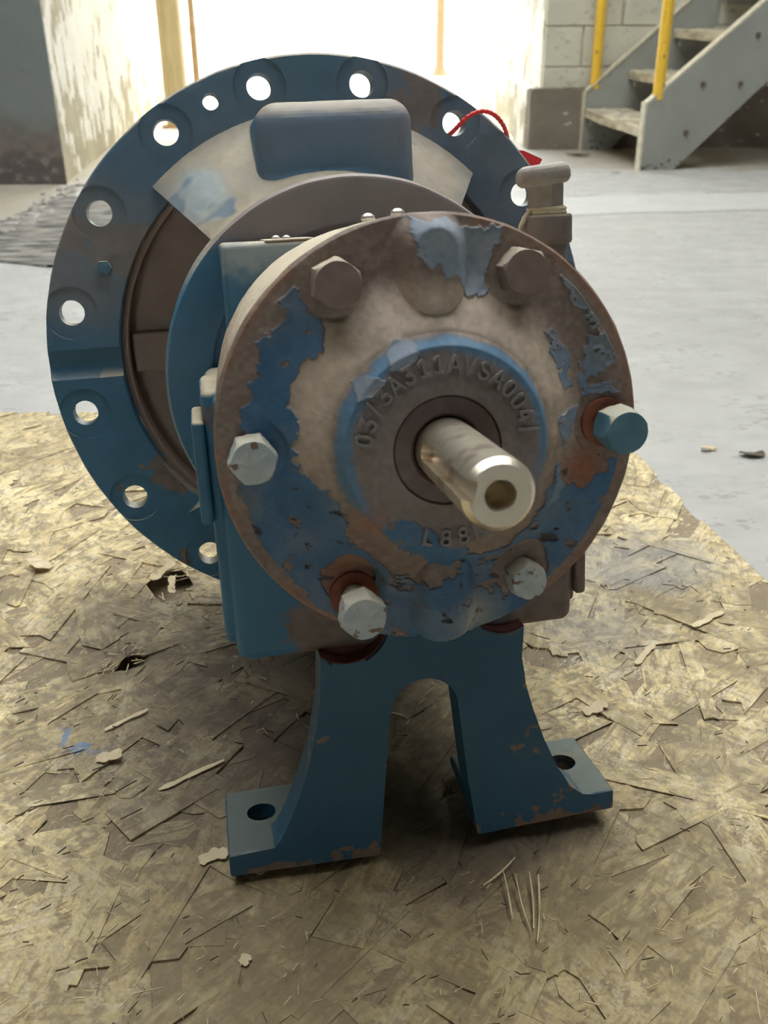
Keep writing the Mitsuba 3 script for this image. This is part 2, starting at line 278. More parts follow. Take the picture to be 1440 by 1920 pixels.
def strand_col(p, n, uv):
    k = dr.floor(uv.x * 0.25); u = uv.x - 4 * k; v = uv.y
    r1, r2 = cell_rand(k, 3, 1), cell_rand(k, 5, 2)
    c = mix(C(0.51, 0.400, 0.205), C(0.72, 0.585, 0.315), r1)
    c = mix(c, C(0.50, 0.36, 0.17), 0.5 * smoothstep(0.8, 1.0, r2))
    g = fbm(u * 2.2, v * 620, k, 3); g2 = fbm(u * 7.0, v * 240, k + 9, 3)
    c = c * (0.74 + 0.52 * g)
    # worn fibre: bleached tufts and dark torn streaks along the grain
    c = mix(c, C(0.70, 0.61, 0.42), 0.60 * smoothstep(0.58, 0.76, g2))
    c = mix(c, C(0.20, 0.15, 0.09), 0.65 * smoothstep(0.40, 0.26, g2 + 0.25 * (fbm(p.x * 40, p.y * 40, 2, 3) - 0.5)))
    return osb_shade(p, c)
def strand_h(p, n, uv):
    k = dr.floor(uv.x * 0.25); u = uv.x - 4 * k
    return 0.0008 * fbm(u * 4, uv.y * 600, k, 3) + 0.0016 * fbm(p.x * 90, p.y * 90, 4, 3) + 0.0007 * fbm(p.x * 380, p.y * 380, 6, 3)
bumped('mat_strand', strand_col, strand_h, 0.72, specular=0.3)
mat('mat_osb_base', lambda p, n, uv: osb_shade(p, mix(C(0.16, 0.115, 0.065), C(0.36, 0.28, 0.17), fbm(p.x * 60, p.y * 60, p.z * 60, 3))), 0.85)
mat('mat_pit', lambda p, n, uv: mix(C(0.03, 0.02, 0.015), C(0.11, 0.075, 0.045), fbm(p.x * 120, p.y * 120, p.z * 120, 3)), 0.9)
mat('mat_sliver', lambda p, n, uv: mix(C(0.44, 0.34, 0.19), C(0.66, 0.55, 0.36), fbm(p.x * 90, p.y * 90, p.z * 90, 3)), 0.7)
mat('mat_sliver_dark', (0.10, 0.075, 0.05), 0.8)
mat('mat_pallet', lambda p, n, uv: mix(C(0.25, 0.18, 0.10), C(0.38, 0.29, 0.18), fbm(p.x * 6, p.y * 60, p.z * 60, 3)), 0.8)
mat('mat_rubble', lambda p, n, uv: mix(C(0.25, 0.22, 0.18), C(0.5, 0.46, 0.4), fbm(p.x * 50, p.y * 50, p.z * 50, 3)), 0.8)

# ------------------------------------------------------------------ the setting
def wbox(x0, x1, y0, y1, z0, z1): return tm(mbox(x0, x1, y0, y1, z0, z1))
put('floor', ply(wbox(-7, 8, -7, 6.2, FLOOR - 0.2, FLOOR), 'mat_floor'), 'smooth trowelled grey concrete floor with a pale joint strip', kind='structure')
put('ground', ply(wbox(-40, 40, 6.2, 80, FLOOR - 0.2, FLOOR), 'mat_outside'), 'pale sunlit concrete ground beyond the open doorway', kind='structure')

# left wall: its shaded end faces the room, its side recedes outdoors in full light
H_ = 4.4
leftp = Polygon([(-7, 4.43), (-1.387, 4.43), (-1.96, 9.6), (-2.4, 9.6), (-2.0, 5.2), (-7, 5.2)])
def wall_from(poly, z0, z1): return extr(poly, z0, z1)
put('wall_left', ply(wbox(-7, -1.388, 4.43, 4.442, FLOOR, H_), 'mat_left_wall'), 'dark grey-green wall end with scuffed black base, left of the doorway', kind='structure')
lp = Polygon([(-1.400, 4.4425), (-1.98, 9.6), (-2.4, 9.6), (-2.0, 4.4425)])
m = worn(extr(lp, FLOOR, H_), 0.12, 0.012, 5, 4)
put('wall_left_reveal', ply(m, 'mat_peel', smooth=40), 'peeling whitewashed side wall running out into the sunlight at left', kind='structure')
labels['wall_left_reveal']['kind'] = 'structure'

# right wall: concrete blocks above a brown plinth
WY = 5.70
wr = 'wall_right'
m = cat([wbox(0.885, 7.5, WY + 0.012, WY + 0.30, FLOOR, H_)])
put(wr, ply(m, 'mat_cream'), 'cream painted block wall behind the metal stairs', kind='structure')
rng = np.random.default_rng(5)
blocks = []
for row in range(6):
    z0 = 0.145 + (row - 0) * 0.197 if row else 0.145
    z0, z1 = 0.145 + row * 0.197 - 0.095, 0.145 + row * 0.197 + 0.102
    z0 = max(z0, 0.14)
    for i in range(9):
        x0 = 0.872 + i * 0.405 - (0.2 if row % 2 else 0); x1 = x0 + 0.399
        x0 = max(x0, 0.872)
        if x1 - x0 < 0.05: continue
        j = rng.uniform(-0.004, 0.003)
        b = rbox(x0 + 0.003, x1, WY - 0.01 + j, WY + 0.03, z0 + 0.004, z1, 0.006, 2)
        part(wr, 'block', ply(tm(b), 'mat_cream', smooth=35))
m = worn(extr(Polygon([(0.862, WY + 0.02), (0.885, WY + 0.02), (0.885, WY + 0.25), (1.25, 13.5), (1.05, 13.5)]).buffer(0), FLOOR, H_), 0.15, 0.006, 6, 8) if False else tm(extr(Polygon([(0.868, WY + 0.035), (1.2, WY + 0.035), (1.3, 13.5), (0.95, 13.5)]), FLOOR, H_))
put('wall_right_reveal', ply(m, 'mat_peel'), 'sunlit whitewashed side wall running outdoors right of the doorway', kind='structure')
pl_ = worn(extr(Polygon([(0.805, WY - 0.08), (0.83, WY - 0.09), (1.15, WY - 0.09), (1.15, WY + 0.02), (0.80, WY + 0.02)]), FLOOR, 0.145), 0.035, 0.009, 14, 3)
put('trim_1', ply(pl_, 'mat_dado', smooth=40), 'chipped brown concrete plinth at the foot of the wall corner', kind='structure')
put('trim_2', ply(worn(extr(Polygon([(0.795, WY + 0.021), (1.0, WY + 0.021), (1.0, 11.0), (0.86, 11.0)]), FLOOR, 0.142), 0.05, 0.007, 12, 6), 'mat_peel', smooth=40), 'ledge along the foot of the side wall, pale colour painted in for daylight', kind='structure')  # plinth side given the pale wall material to paint in daylight
put('baseboard_right', ply(wbox(1.14, 7.5, WY - 0.03, WY + 0.1, FLOOR, 0.15), 'mat_dado'), 'dark brown painted wall base under the stairs', kind='structure')
# the room beyond the frame: roof with a rooflight added for top light, side walls, rear doorway added for fill
roof = [wbox(-7, 8, -7, -0.1, H_, H_ + 0.2), wbox(-7, -2.6, -0.1, 4.3, H_, H_ + 0.2), wbox(2.6, 8, -0.1, 4.3, H_, H_ + 0.2), wbox(-7, 8, 4.3, 6.2, H_, H_ + 0.2)]
put('ceiling', ply(cat(roof), 'mat_roof'), 'pale roof deck of the building with a long unseen rooflight opening added for top light', kind='structure')
put('wall_far_left', ply(wbox(-7.2, -7, -7, 5, FLOOR, H_), 'mat_room'), 'side wall of the building', kind='structure')
put('wall_far_right', ply(wbox(8, 8.2, -7, 6.2, FLOOR, H_), 'mat_room'), 'side wall of the building', kind='structure')
put('wall_rear', ply(cat([wbox(-7, -0.5, -7.2, -7, FLOOR, H_), wbox(0.5, 8, -7.2, -7, FLOOR, H_), wbox(-0.5, 0.5, -7.2, -7, 2.0, H_)]), 'mat_room'), 'rear wall of the building with a single unseen doorway added for front fill', kind='structure')
put('lintel', ply(wbox(-1.6, 1.0, 4.45, 6.0, 3.4, H_), 'mat_room'), 'lintel over the doorway', kind='structure')
labels['lintel']['kind'] = 'structure'

# rotten strip in the floor at the left and its crumbling edge
xs, ys = np.meshgrid(np.linspace(-1.85, -0.80, 240), np.linspace(2.80, 4.05, 220))
P = np.stack([xs * 7, ys * 26, xs * 0], -1)
inside = ((ys > 2.83 + 0.05 * np.sin(xs * 9)) & (xs + 1.19 + 0.06 * meshkit.noise(P * 0.6, 2) > -(4.02 - ys) * 0.16 - 0.06))
hh = np.where(inside, 0.012 * (meshkit.fbm(P, 4, 7) - 0.25) + 0.016 * (meshkit.fbm(P * [0.25, 0.5, 1], 3, 9) - 0.42), -0.02)
hh = ndimage.gaussian_filter(hh, 0.7)
put('floor_patch', ply(grid_mesh(xs, ys, FLOOR + 0.003 + hh), 'mat_rotten', smooth=True), 'rotten dark timber strip sunk in the concrete floor at left', kind='structure')
labels['floor_patch']['kind'] = 'structure'
rng = np.random.default_rng(11); st = []
for k in range(150):
    t = rng.random(); y = 3.3 + t * 1.1; x = -1.29 - (y - 3.7) * 0.02 + 0.03 * rng.normal() - 0.12 * (y > 4.1) * (y - 4.1)
    if k > 110: x, y = rng.uniform(-1.5, -0.6), rng.uniform(2.6, 4.6)
    r = rng.uniform(0.004, 0.016) * (1 if k < 110 else 0.6)
    s = trimesh.creation.icosphere(1, r); s.vertices *= [1.3, 1, 0.6]; s.vertices += rng.normal(0, r * 0.13, s.vertices.shape); s.apply_translation([x, y, FLOOR + 0.35 * r]); st.append(s)
put('rubble', ply(cat(st), 'mat_rubble'), 'concrete crumbs along the broken edge of the floor at left', 'rubble', kind='stuff')

# ------------------------------------------------------------------ door posts
pc = thing('timber_post', 'square tan timber post standing in the doorway, thickest of the posts', 'post')
part(pc, 'shaft', ply(tm(rbox(-1.448, -1.316, 7.0, 7.13, FLOOR, 3.4, 0.008, 3)), 'mat_timber', smooth=30))
part(pc, 'edge_strip', ply(tm(mbox(-1.449, -1.425, 6.985, 7.0, FLOOR, 3.4)), 'mat_timber'), 'narrow strip nailed along the left edge')
part(pc, 'base_plate', ply(tm(mbox(-1.48, -1.295, 6.96, 7.16, FLOOR, FLOOR + 0.02)), 'mat_rusty_pipe'))
pc = thing('pipe', 'thin rusty brown pipe standing right beside the timber post', 'pipe')
part(pc, 'tube', ply(tm(cyl(0.022, FLOOR, 3.4, -1.235, 7.05, 24)), 'mat_rusty_pipe', smooth=40))
part(pc, 'base_plate', ply(tm(cyl(0.04, FLOOR, FLOOR + 0.012, -1.235, 7.05, 24)), 'mat_rusty_pipe', smooth=40))
pc = thing('bollard_post', 'pale orange-brown post in the glare outside, right of the doorway centre', 'post')
part(pc, 'shaft', ply(tm(cyl(0.062, FLOOR, 4.2, 0.775, 14.0, 32)), 'mat_bollard', smooth=40))
part(pc, 'base', ply(tm(cyl(0.12, FLOOR, FLOOR + 0.1, 0.775, 14.0, 32, 0.075)), 'mat_bollard', smooth=40))

# ------------------------------------------------------------------ metal stairs
SO, SE, SC, SW = np.array([1.2146, 4.7523, FLOOR]), np.array([-0.1439, 0.9896, 0]), np.array([0.9896, 0.1439, 0]), 0.85
SM = np.eye(4); SM[:3, 0], SM[:3, 1], SM[:3, 2], SM[:3, 3] = SC, SE, [0, 0, 1], SO     # x = climb, y = across (away), z = up
def S(m):
    t = tm(m).copy(); t.apply_transform(SM); return t
stair = thing('metal_staircase', 'grey steel staircase with open treads climbing right, yellow handrail posts', 'staircase')
SL = 0.822
prof = [(0, 0), (0.163, 0)] + [(0.163 + 2.4, 2.4 * 0.937)] + [(2.45, 0.288 + 2.44 * SL), (0.0, 0.288)]
top_line = lambda x: 0.288 + SL * x
def xz(poly, y0, y1):      # polygon in (climb, up), extruded across
    e = extr(Polygon(poly), 0, y1 - y0); t = tm(e); v = t.vertices.copy(); t.vertices = np.c_[v[:, 0], y0 + v[:, 2], v[:, 1]]; t.invert(); return t
n_ = np.array([-SL, 1]) / math.hypot(SL, 1)
for s, y0 in ((0, 0.0), (1, SW)):
    sg = 1 if s == 0 else -1
    st_ = part(stair, 'stringer', ply(S(xz(prof, y0 - 0.004, y0 + 0.004)), 'mat_grey_steel'))
    ya, yb = (y0 - 0.004, y0 + 0.045) if s == 0 else (y0 - 0.012, y0 + 0.045)
    fl = xz([(0, 0.288), (2.45, 0.288 + 2.45 * SL), (2.45 - n_[0] * -0.010, 0.288 + 2.45 * SL + 0.010), (0, 0.298)], ya, yb)
    part(stair, 'top_flange' if False else 'stringer__top_flange' if s == 0 else 'stringer_001__top_flange', ply(S(fl), 'mat_edge_steel'), 'worn bare edge')
    ff = tm(mbox(-0.010, 0.0, ya - (0.0 if s else 0.0), yb, 0, 0.297))
    part(stair, 'stringer__front_flange' if s == 0 else 'stringer_001__front_flange', ply(S(ff), 'mat_edge_steel'), 'worn bare edge')
    px, zz = 0.058, top_line(0.058)
    pst = tm(cyl(0.0255, zz - 0.03, 1.25, 0, 0, 28)); pst.apply_translation([0.055, y0 + 0.018, 0])
    part(stair, 'handrail_post', ply(S(pst), 'mat_yellow', smooth=40), 'yellow painted tube')
    rail = tube([[0.055, y0 + 0.018, 1.23], [2.4, y0 + 0.018, 1.23 + 2.35 * SL]], 0.0255, 16)
    part(stair, 'handrail', ply(S(rail), 'mat_yellow', smooth=40), 'yellow painted tube')
for k in range(7):
    x0, z = 0.004 + 0.225 * k, 0.2 + 0.192 * k
    # each tread is folded plate: top with raised ribs, a turned-down nosing, bent in the middle by use on the lowest
    ny = 24; yy = np.linspace(0.008, SW - 0.01, ny)
    sag = lambda y: (-0.022 * np.exp(-((y - 0.12) / 0.28) ** 2) + 0.006 * np.sin(y * 9)) if k == 0 else 0.004 * np.sin(y * 7 + k) - 0.004 * np.exp(-((y - 0.25) / 0.2) ** 2)
    pf = [(0, -0.040), (0, 0), (0.006, 0.004), (0.235, 0.004), (0.235, -0.035), (0.231, -0.035), (0.231, -0.002), (0.008, -0.002), (0.005, -0.040)]
    V = np.array([[x0 + a, y, z + b + sag(y)] for y in yy for a, b in pf]); nb = len(pf); F = []
    for i in range(ny - 1):
        for j in range(nb):
            a, b = i * nb + j, i * nb + (j + 1) % nb
            F += [[a, b + nb, b], [a, a + nb, b + nb]]
    tr = trimesh.Trimesh(V, F, process=False); trimesh.repair.fix_normals(tr)
    part(stair, 'tread', ply(S(tr), 'mat_tread', smooth=25))
    if k < 4:
        for y in (SW - 0.03,):
            part(stair, 'tread_bracket', ply(S(tm(mbox(x0 + 0.02, x0 + 0.2, y - 0.03, y, z - 0.075, z - 0.038))), 'mat_grey_steel'))
def hexm(r, h, x=0, y=0, z=0): return Manifold.cylinder(h, r, r, 6).translate([x, y, z])
for bx_, bz_ in ((0.2535, 0.3707), (0.4348, 0.3683), (0.201, 0.1648), (0.4847, 0.5675), (0.66, 0.56)):
    b = tm(hexm(0.012, 0.01)); b.apply_transform(trimesh.transformations.rotation_matrix(math.pi / 2, [1, 0, 0])); b.apply_translation([bx_, -0.003, bz_])
    part(stair, 'bolt', ply(S(b), 'mat_sliver_dark'), 'dark bolt head')

# ------------------------------------------------------------------ pallet with its OSB top
pal = thing('osb_pallet', 'worn oriented strand board deck of a pallet under the blue pump', 'pallet')
bp = Polygon([(-0.80, 1.224), (0.279, 1.226), (0.3085, 1.0557), (0.33, 0.9136), (0.358, 0.7696), (0.40, 0.50), (0.47, 0.0), (-0.80, 0.0)])
pits = [(-0.206, 0.773, 0.0235), (-0.2146, 0.6534, 0.0125), (-0.196, 0.800, 0.013)]
def pitd(x, y):
    d = np.full(np.shape(x), 1e9)
    for a, b, r in pits: d = np.minimum(d, np.hypot((x - a), (y - b) * 0.8) - r)
    return d
# core of the board: a height field with the torn pits sunk into it, rough sawn edges
nx, ny = 330, 300
U_, V_ = np.meshgrid(np.linspace(0, 1, nx), np.linspace(0, 1, ny))
xl = -0.80; yv = 0.0 + V_ * 1.2245
ey = np.array([0, 0.5, 0.7696, 0.9136, 1.0557, 1.226]); ex = np.array([0.47, 0.40, 0.358, 0.33, 0.3085, 0.279])
xr_ = np.interp(yv, ey, ex) + 0.006 * (meshkit.fbm(np.stack([yv * 60, yv * 0, yv * 0], -1), 3, 2) - 0.5)
xv = xl + U_ * (xr_ - xl)
yv = yv + (V_ == 1) * 0.004 * (meshkit.fbm(np.stack([xv * 60, yv * 0, yv * 0], -1), 3, 4) - 0.5)
pd = pitd(xv, yv) + 0.010 * (meshkit.fbm(np.stack([xv * 90, yv * 90, yv * 0], -1), 3, 5) - 0.5)
zv = BOARD - 0.0023 + 0.0012 * (meshkit.fbm(np.stack([xv * 40, yv * 40, yv * 0], -1), 4, 1) - 0.5) - 0.0155 * (1 - np.clip((pd + 0.003) / 0.006, 0, 1))
g1 = grid_mesh(xv, yv, zv); g1.invert() if g1.face_normals[0][2] < 0 else None
ring = np.r_[np.arange(nx), np.arange(1, ny) * nx + nx - 1, (ny - 1) * nx + np.arange(nx - 2, -1, -1), np.arange(ny - 2, 0, -1) * nx]
lowv = g1.vertices[ring].copy(); lowv[:, 2] = BOARD - 0.0215
v = np.vstack([g1.vertices, lowv]); n0 = len(g1.vertices); k = np.arange(len(ring)); k2 = (k + 1) % len(ring)
f = np.vstack([g1.faces, np.c_[ring[k], n0 + k, n0 + k2], np.c_[ring[k], n0 + k2, ring[k2]]])
part(pal, 'board_core', ply(trimesh.Trimesh(v, f, process=False), 'mat_osb_base'))
part(pal, 'pit_lining', ply(cat([wbox(a - 1.6 * r, a + 1.6 * r, b - 1.8 * r, b + 1.8 * r, BOARD - 0.0208, BOARD - 0.0195) for a, b, r in pits]), 'mat_pit'))
rng = np.random.default_rng(21)
def ragged(a, b, r):
    t = np.linspace(0, 2 * np.pi, 15)[:-1]; q = r * (0.75 + 0.5 * rng.random(14)); return Polygon(np.c_[a + q * np.cos(t), b + 1.15 * q * np.sin(t)])
pit_zone = shapely.union_all([ragged(a, b, r) for a, b, r in pits])
strands = []
bpi = bp.buffer(0.003)
def add_strand(cx, cy, ang, L_, w, z):
    k = len(strands)
    n = 4
    tl = np.linspace(-1, 1, n)
    e = [(-L_ / 2 + rng.uniform(-0.006, 0.004), -w / 2), (L_ / 2 + rng.uniform(-0.004, 0.006), -w / 2 + rng.uniform(-0.002, 0.002)),
         (L_ / 2 + rng.uniform(-0.010, 0.010), rng.uniform(-0.2, 0.2) * w), (L_ / 2 + rng.uniform(-0.006, 0.006), w / 2 + rng.uniform(-0.002, 0.002)),
         (0 + rng.uniform(-0.2, 0.2) * L_, w / 2 + rng.uniform(-0.0015, 0.0015)), (-L_ / 2 + rng.uniform(-0.006, 0.006), w / 2), (-L_ / 2 + rng.uniform(-0.010, 0.010), rng.uniform(-0.2, 0.2) * w)]
    e = np.array(e); c, s = math.cos(ang), math.sin(ang)
    xy = np.c_[cx + e[:, 0] * c - e[:, 1] * s, cy + e[:, 0] * s + e[:, 1] * c]
    if not bpi.contains(Polygon(xy).buffer(0)):
        q = Polygon(xy).buffer(0).intersection(bpi)
        if q.geom_type != 'Polygon' or q.area < 1e-4: return
        xy = np.array(q.exterior.coords)[:-1]
        if Polygon(xy).exterior.is_ccw is False: xy = xy[::-1]
        e = np.c_[(xy[:, 0] - cx) * c + (xy[:, 1] - cy) * s, -(xy[:, 0] - cx) * s + (xy[:, 1] - cy) * c]
    pg = Polygon(xy).buffer(0)
    if pg.intersects(pit_zone):
        pg = pg.difference(pit_zone)
        if pg.geom_type == 'MultiPolygon': pg = max(pg.geoms, key=lambda q: q.area)
        if pg.is_empty or pg.area < 5e-5 or pg.interiors: return
        xy = np.array(shapely.geometry.polygon.orient(pg).exterior.coords)[:-1]
        e = np.c_[(xy[:, 0] - cx) * c + (xy[:, 1] - cy) * s, -(xy[:, 0] - cx) * s + (xy[:, 1] - cy) * c]
    zz = z + rng.normal(0, 0.00022, len(e)) + e[:, 0] * rng.normal(0, 0.0028) + e[:, 1] * rng.normal(0, 0.008)
    zz = np.clip(zz, BOARD - 0.004, BOARD + 0.0012)
    m = len(e); th = 0.0016
    ctr = np.array([[xy[:, 0].mean(), xy[:, 1].mean(), zz.mean() + 0.0002]]); ectr = e.mean(0, keepdims=True)
    V = np.vstack([np.c_[xy, zz], ctr, np.c_[xy, zz - th], np.c_[xy, zz]]); i = np.arange(m); j = (i + 1) % m
    F = np.vstack([np.c_[i, j, np.full(m, m)], np.c_[m + 1 + i, m + 1 + j, 2 * m + 1 + j], np.c_[m + 1 + i, 2 * m + 1 + j, 2 * m + 1 + i]])
    ee = np.vstack([e, ectr, e, e]); uv = np.c_[4 * k + 2 + 10 * ee[:, 0], ee[:, 1]]
    d = np.hypot(cx, cy) ; strands.append((V, F, uv, cx, cy, L_ * w))
for layer in range(3):
    for k in range(620):
        cx, cy = rng.uniform(-0.8, 0.46), rng.uniform(0.02, 1.22)
        if not bp.contains(Point(cx, cy)): continue
        ang = rng.uniform(0, math.pi) if rng.random() < 0.5 else math.radians(55) + rng.normal(0, 0.35)
        add_strand(cx, cy, ang, rng.uniform(0.055, 0.15), rng.uniform(0.010, 0.034), BOARD - 0.0022 + layer * 0.0008 + rng.uniform(-0.0003, 0.0003))
def to_px(P):
    d = np.asarray(P, float) - CAM; x, z, y = d @ _right, d @ _fwd, d @ _up
    return 720 + FOC * x / z, 960 - FOC * y / z
def size_px(s):
    u, w_ = to_px([s[3], s[4], BOARD]); dist = np.linalg.norm(np.array([s[3], s[4], 0]) - CAM)
    return (s[5] / dist ** 2 if -40 < u < 1480 and w_ < 1950 else 0)
order = sorted(range(len(strands)), key=lambda i: -size_px(strands[i]))
first = set(order[:300])
for i in sorted(first):
    V, F, uv = strands[i][:3]
    part(pal, 'strand', ply(trimesh.Trimesh(V, F, process=False), 'mat_strand', uv=uv))
Vs, Fs, Us, at = [], [], [], 0
for i in range(len(strands)):
    if i in first: continue
    V, F, uv = strands[i][:3]; Vs.append(V); Fs.append(F + at); Us.append(uv); at += len(V)
part(pal, 'strand_layer', ply(trimesh.Trimesh(np.vstack(Vs), np.vstack(Fs), process=False), 'mat_strand', uv=np.vstack(Us)), kind='stuff')
for x in (-0.76, -0.27, 0.20):
    part(pal, 'runner', ply(tm(rbox(x, x + 0.07, 0.01, 1.20, FLOOR + 0.022, BOARD - 0.022, 0.004, 2)), 'mat_pallet', smooth=30))
for y in (0.02, 0.56, 1.10):
    part(pal, 'base_board', ply(tm(rbox(-0.79, 0.29, y, y + 0.09, FLOOR, FLOOR + 0.022, 0.003, 2)), 'mat_pallet', smooth=30))

# loose slivers, chips and straw on the board
def sliver(x, y, ang, L_, w, lift=0.0, curl=0.0, th=0.0008):
    n = 7; t = np.linspace(-0.5, 0.5, n); wd = w * (0.55 + 0.45 * rng.random(n)) * np.where(np.abs(t) > 0.49, 0.35 + 0.5 * rng.random(n), 1) / 2
    zc = BOARD + 0.0016 + lift * (t + 0.5) * L_ + curl * (t * 2) ** 2 * L_ * 0.25
    bend = 0.03 * L_ * rng.normal() * (t * 2) ** 2
    V, F = [], []
    for i in range(n):
        for s, dz in ((-1, 0), (1, 0), (1, th), (-1, th)):
            lx, ly = t[i] * L_, s * wd[i] + bend[i]
            V.append([x + lx * math.cos(ang) - ly * math.sin(ang), y + lx * math.sin(ang) + ly * math.cos(ang), zc[i] + dz])
    for i in range(n - 1):
        for q in range(4): a, b = 4 * i + q, 4 * i + (q + 1) % 4; F += [[a, b, b + 4], [a, b + 4, a + 4]]
    F += [[0, 2, 1], [0, 3, 2], [4 * n - 4, 4 * n - 3, 4 * n - 2], [4 * n - 4, 4 * n - 2, 4 * n - 1]]
    t_ = trimesh.Trimesh(V, F, process=False); trimesh.repair.fix_normals(t_); return t_
def wood_chip(x, y, ang, L_, w, lift, curl):
    """thin torn sheet of wood: ragged outline, folded along its middle, one edge raised"""
    n = 9; t = np.linspace(-0.5, 0.5, n); top = w / 2 * (0.55 + 0.75 * rng.random(n)); bot = -w / 2 * (0.55 + 0.75 * rng.random(n))
    top[[0, -1]] *= 0.45; bot[[0, -1]] *= 0.6
    z = BOARD + 0.0014 + lift * L_ * np.abs(t + 0.5) ** 1.5 * 0.5
    rows = [np.c_[t * L_, q, z + h * curl * w] for q, h in ((bot, 0.0), (0.3 * bot + 0.12 * w * rng.normal(size=n), 0.12), (top, 0.5))]
    V = np.vstack(rows); V = np.vstack([V, V - [0, 0, 0.0006]]); F = []
    for r in range(2):
        for i in range(n - 1):
            a = r * n + i; F += [[a, a + 1, a + n + 1], [a, a + n + 1, a + n]]
            a += 3 * n; F += [[a, a + n + 1, a + 1], [a, a + n, a + n + 1]]
    loop = list(range(n)) + [2 * n - 1] + list(range(3 * n - 1, 2 * n - 1, -1)) + [n]
    for a, b in zip(loop, loop[1:] + loop[:1]): F += [[a, a + 3 * n, b], [b, a + 3 * n, b + 3 * n]]
    c, s = math.cos(ang), math.sin(ang); P_ = V.copy(); P_[:, 0], P_[:, 1] = x + V[:, 0] * c - V[:, 1] * s, y + V[:, 0] * s + V[:, 1] * c
    return trimesh.Trimesh(P_, F, process=False)
pump_foot = Polygon([(-0.13, 0.40), (0.19, 0.45), (0.17, 0.56), (-0.12, 0.55)])
fine, dark = [], []
for k in range(1500):
    y = 0.30 + rng.random() ** 1.3 * 0.92; x = rng.uniform(-0.36, 0.33) * (0.6 + 0.55 * y)
    if not bp.contains(Point(x, y)) or pump_foot.contains(Point(x, y)): continue
    (dark if rng.random() < 0.38 else fine).append(sliver(x, y, rng.uniform(0, math.pi) if rng.random() < 0.5 else 0.75 + rng.normal(0, 0.4), rng.uniform(0.002, 0.008) * (1 + 1.3 * (rng.random() < 0.08)), rng.uniform(0.0002, 0.0007), abs(rng.normal(0, 0.05)), 0.0))
for a, b, r in pits:                                                # frayed fibres round the torn pits
    for k in range(26):
        t = rng.uniform(0, 2 * math.pi); rr = r * rng.uniform(0.85, 1.6)
        fine.append(sliver(a + rr * math.cos(t), b + rr * 1.2 * math.sin(t), t + rng.normal(0, 0.6), rng.uniform(0.004, 0.015), rng.uniform(0.0003, 0.0012), rng.normal(0, 0.10), 0.1))
put('wood_fibres', ply(cat(fine), 'mat_sliver'), 'pale loose wood fibres scattered all over the board', 'wood fibres', kind='stuff')
put('wood_fibres_dark', ply(cat(dark), 'mat_sliver_dark'), 'dark dirty wood fibres scattered all over the board', 'wood fibres', kind='stuff')
chips = [(-0.334, 0.808, 2.4, 0.026, 0.017, 0.30, 0.5, 'curled pale wood chip left of the torn pit'), (-0.109, 0.4414, 0.35, 0.018, 0.009, 0.1, 0.2, 'tan wood chip beside the left front foot'),
         (-0.1976, 0.5335, 0.2, 0.018, 0.009, 0.25, 0.3, 'pale folded chip near the blue paint smear'), (-0.0792, 0.3658, 1.2, 0.007, 0.006, 0.1, 0.1, 'small square crumb of wood low in front of the pump'),
         (-0.135, 0.515, 0.62, 0.050, 0.004, 0.02, 0.05, 'long tan splinter pointing at the left foot hole'), (-0.075, 0.437, 1.2, 0.022, 0.007, 0.05, 0.1, 'orange-tan sliver under the left front foot'),
         (0.215, 0.655, 0.9, 0.034, 0.006, 0.03, 0.1, 'thin pale sliver right of the pump'), (0.160, 0.585, 0.5, 0.022, 0.009, 0.1, 0.2, 'pale chip behind the right foot'),
         (-0.195, 0.575, 0.7, 0.036, 0.004, 0.05, 0.0, 'grey splinter left of the box corner'), (0.283, 0.707, 0.6, 0.040, 0.006, 0.03, 0.0, 'flat strip of wood by the grey stain'),
         (-0.212, 0.792, 1.0, 0.030, 0.009, 0.35, 0.3, 'torn strip bridging the larger pit'), (-0.198, 0.768, 1.75, 0.026, 0.007, 0.25, 0.3, 'torn strip hanging into the larger pit')]
for x, y, a, L_, w, li, cu, lab in chips:
    put('wood_chip', ply(wood_chip(x, y, a, L_, w, li, cu), 'mat_sliver'), lab, 'wood chip')
for k, (x, y, a, L_) in enumerate([(0.073, 0.408, 1.62, 0.035), (0.080, 0.401, 1.68, 0.042), (0.087, 0.404, 1.50, 0.040), (0.090, 0.398, 1.42, 0.046), (0.070, 0.425, 0.75, 0.030)]):
    put('straw', ply(sliver(x, y, a, L_, 0.0011, 0.06, 0.05), 'mat_sliver'), ['first', 'second', 'third', 'fourth', 'bent topmost'][k] + ' dry straw from the left in the tuft right of centre before the pump', 'straw', 'straw tuft on the board')
# litter on the floor
for x, y, s, lab in [(0.593, 1.417, 0.022, 'curled dry leaf on the grey floor at the right edge'), (0.531, 1.44, 0.013, 'small pale leaf fragment on the grey floor right of the pump'), (1.029, 5.31, 0.06, 'flat brown scrap on the floor beside the stair foot'), (1.083, 4.668, 0.018, 'small dark crumb on the floor before the stairs')]:
    a = np.linspace(0, 2 * np.pi, 11)[:-1]; r = s * (0.6 + 0.5 * rng.random(10))
    V = np.vstack([np.c_[x + 1.4 * r * np.cos(a), y + 0.6 * r * np.sin(a), FLOOR + 0.002 + 0.35 * r * rng.random(10)], [[x, y, FLOOR + 0.004]]])
    V = np.vstack([V, V + [0, 0, 0.0012]]); i = np.arange(10); j = (i + 1) % 10
    F = np.vstack([np.c_[i, np.full(10, 10), j], np.c_[11 + i, 11 + j, np.full(10, 21)], np.c_[i, j, 11 + j], np.c_[i, 11 + j, 11 + i]])
    put('dry_leaf' if s < 0.05 else 'floor_scrap', ply(trimesh.Trimesh(V, F, process=False), 'mat_sliver_dark' if s != 0.013 else 'mat_sliver'), lab, 'litter')

# ------------------------------------------------------------------ the pump
pump = thing('pump', 'blue cast iron pump end with flaking paint, bolted round cover and keyed steel shaft', 'pump')
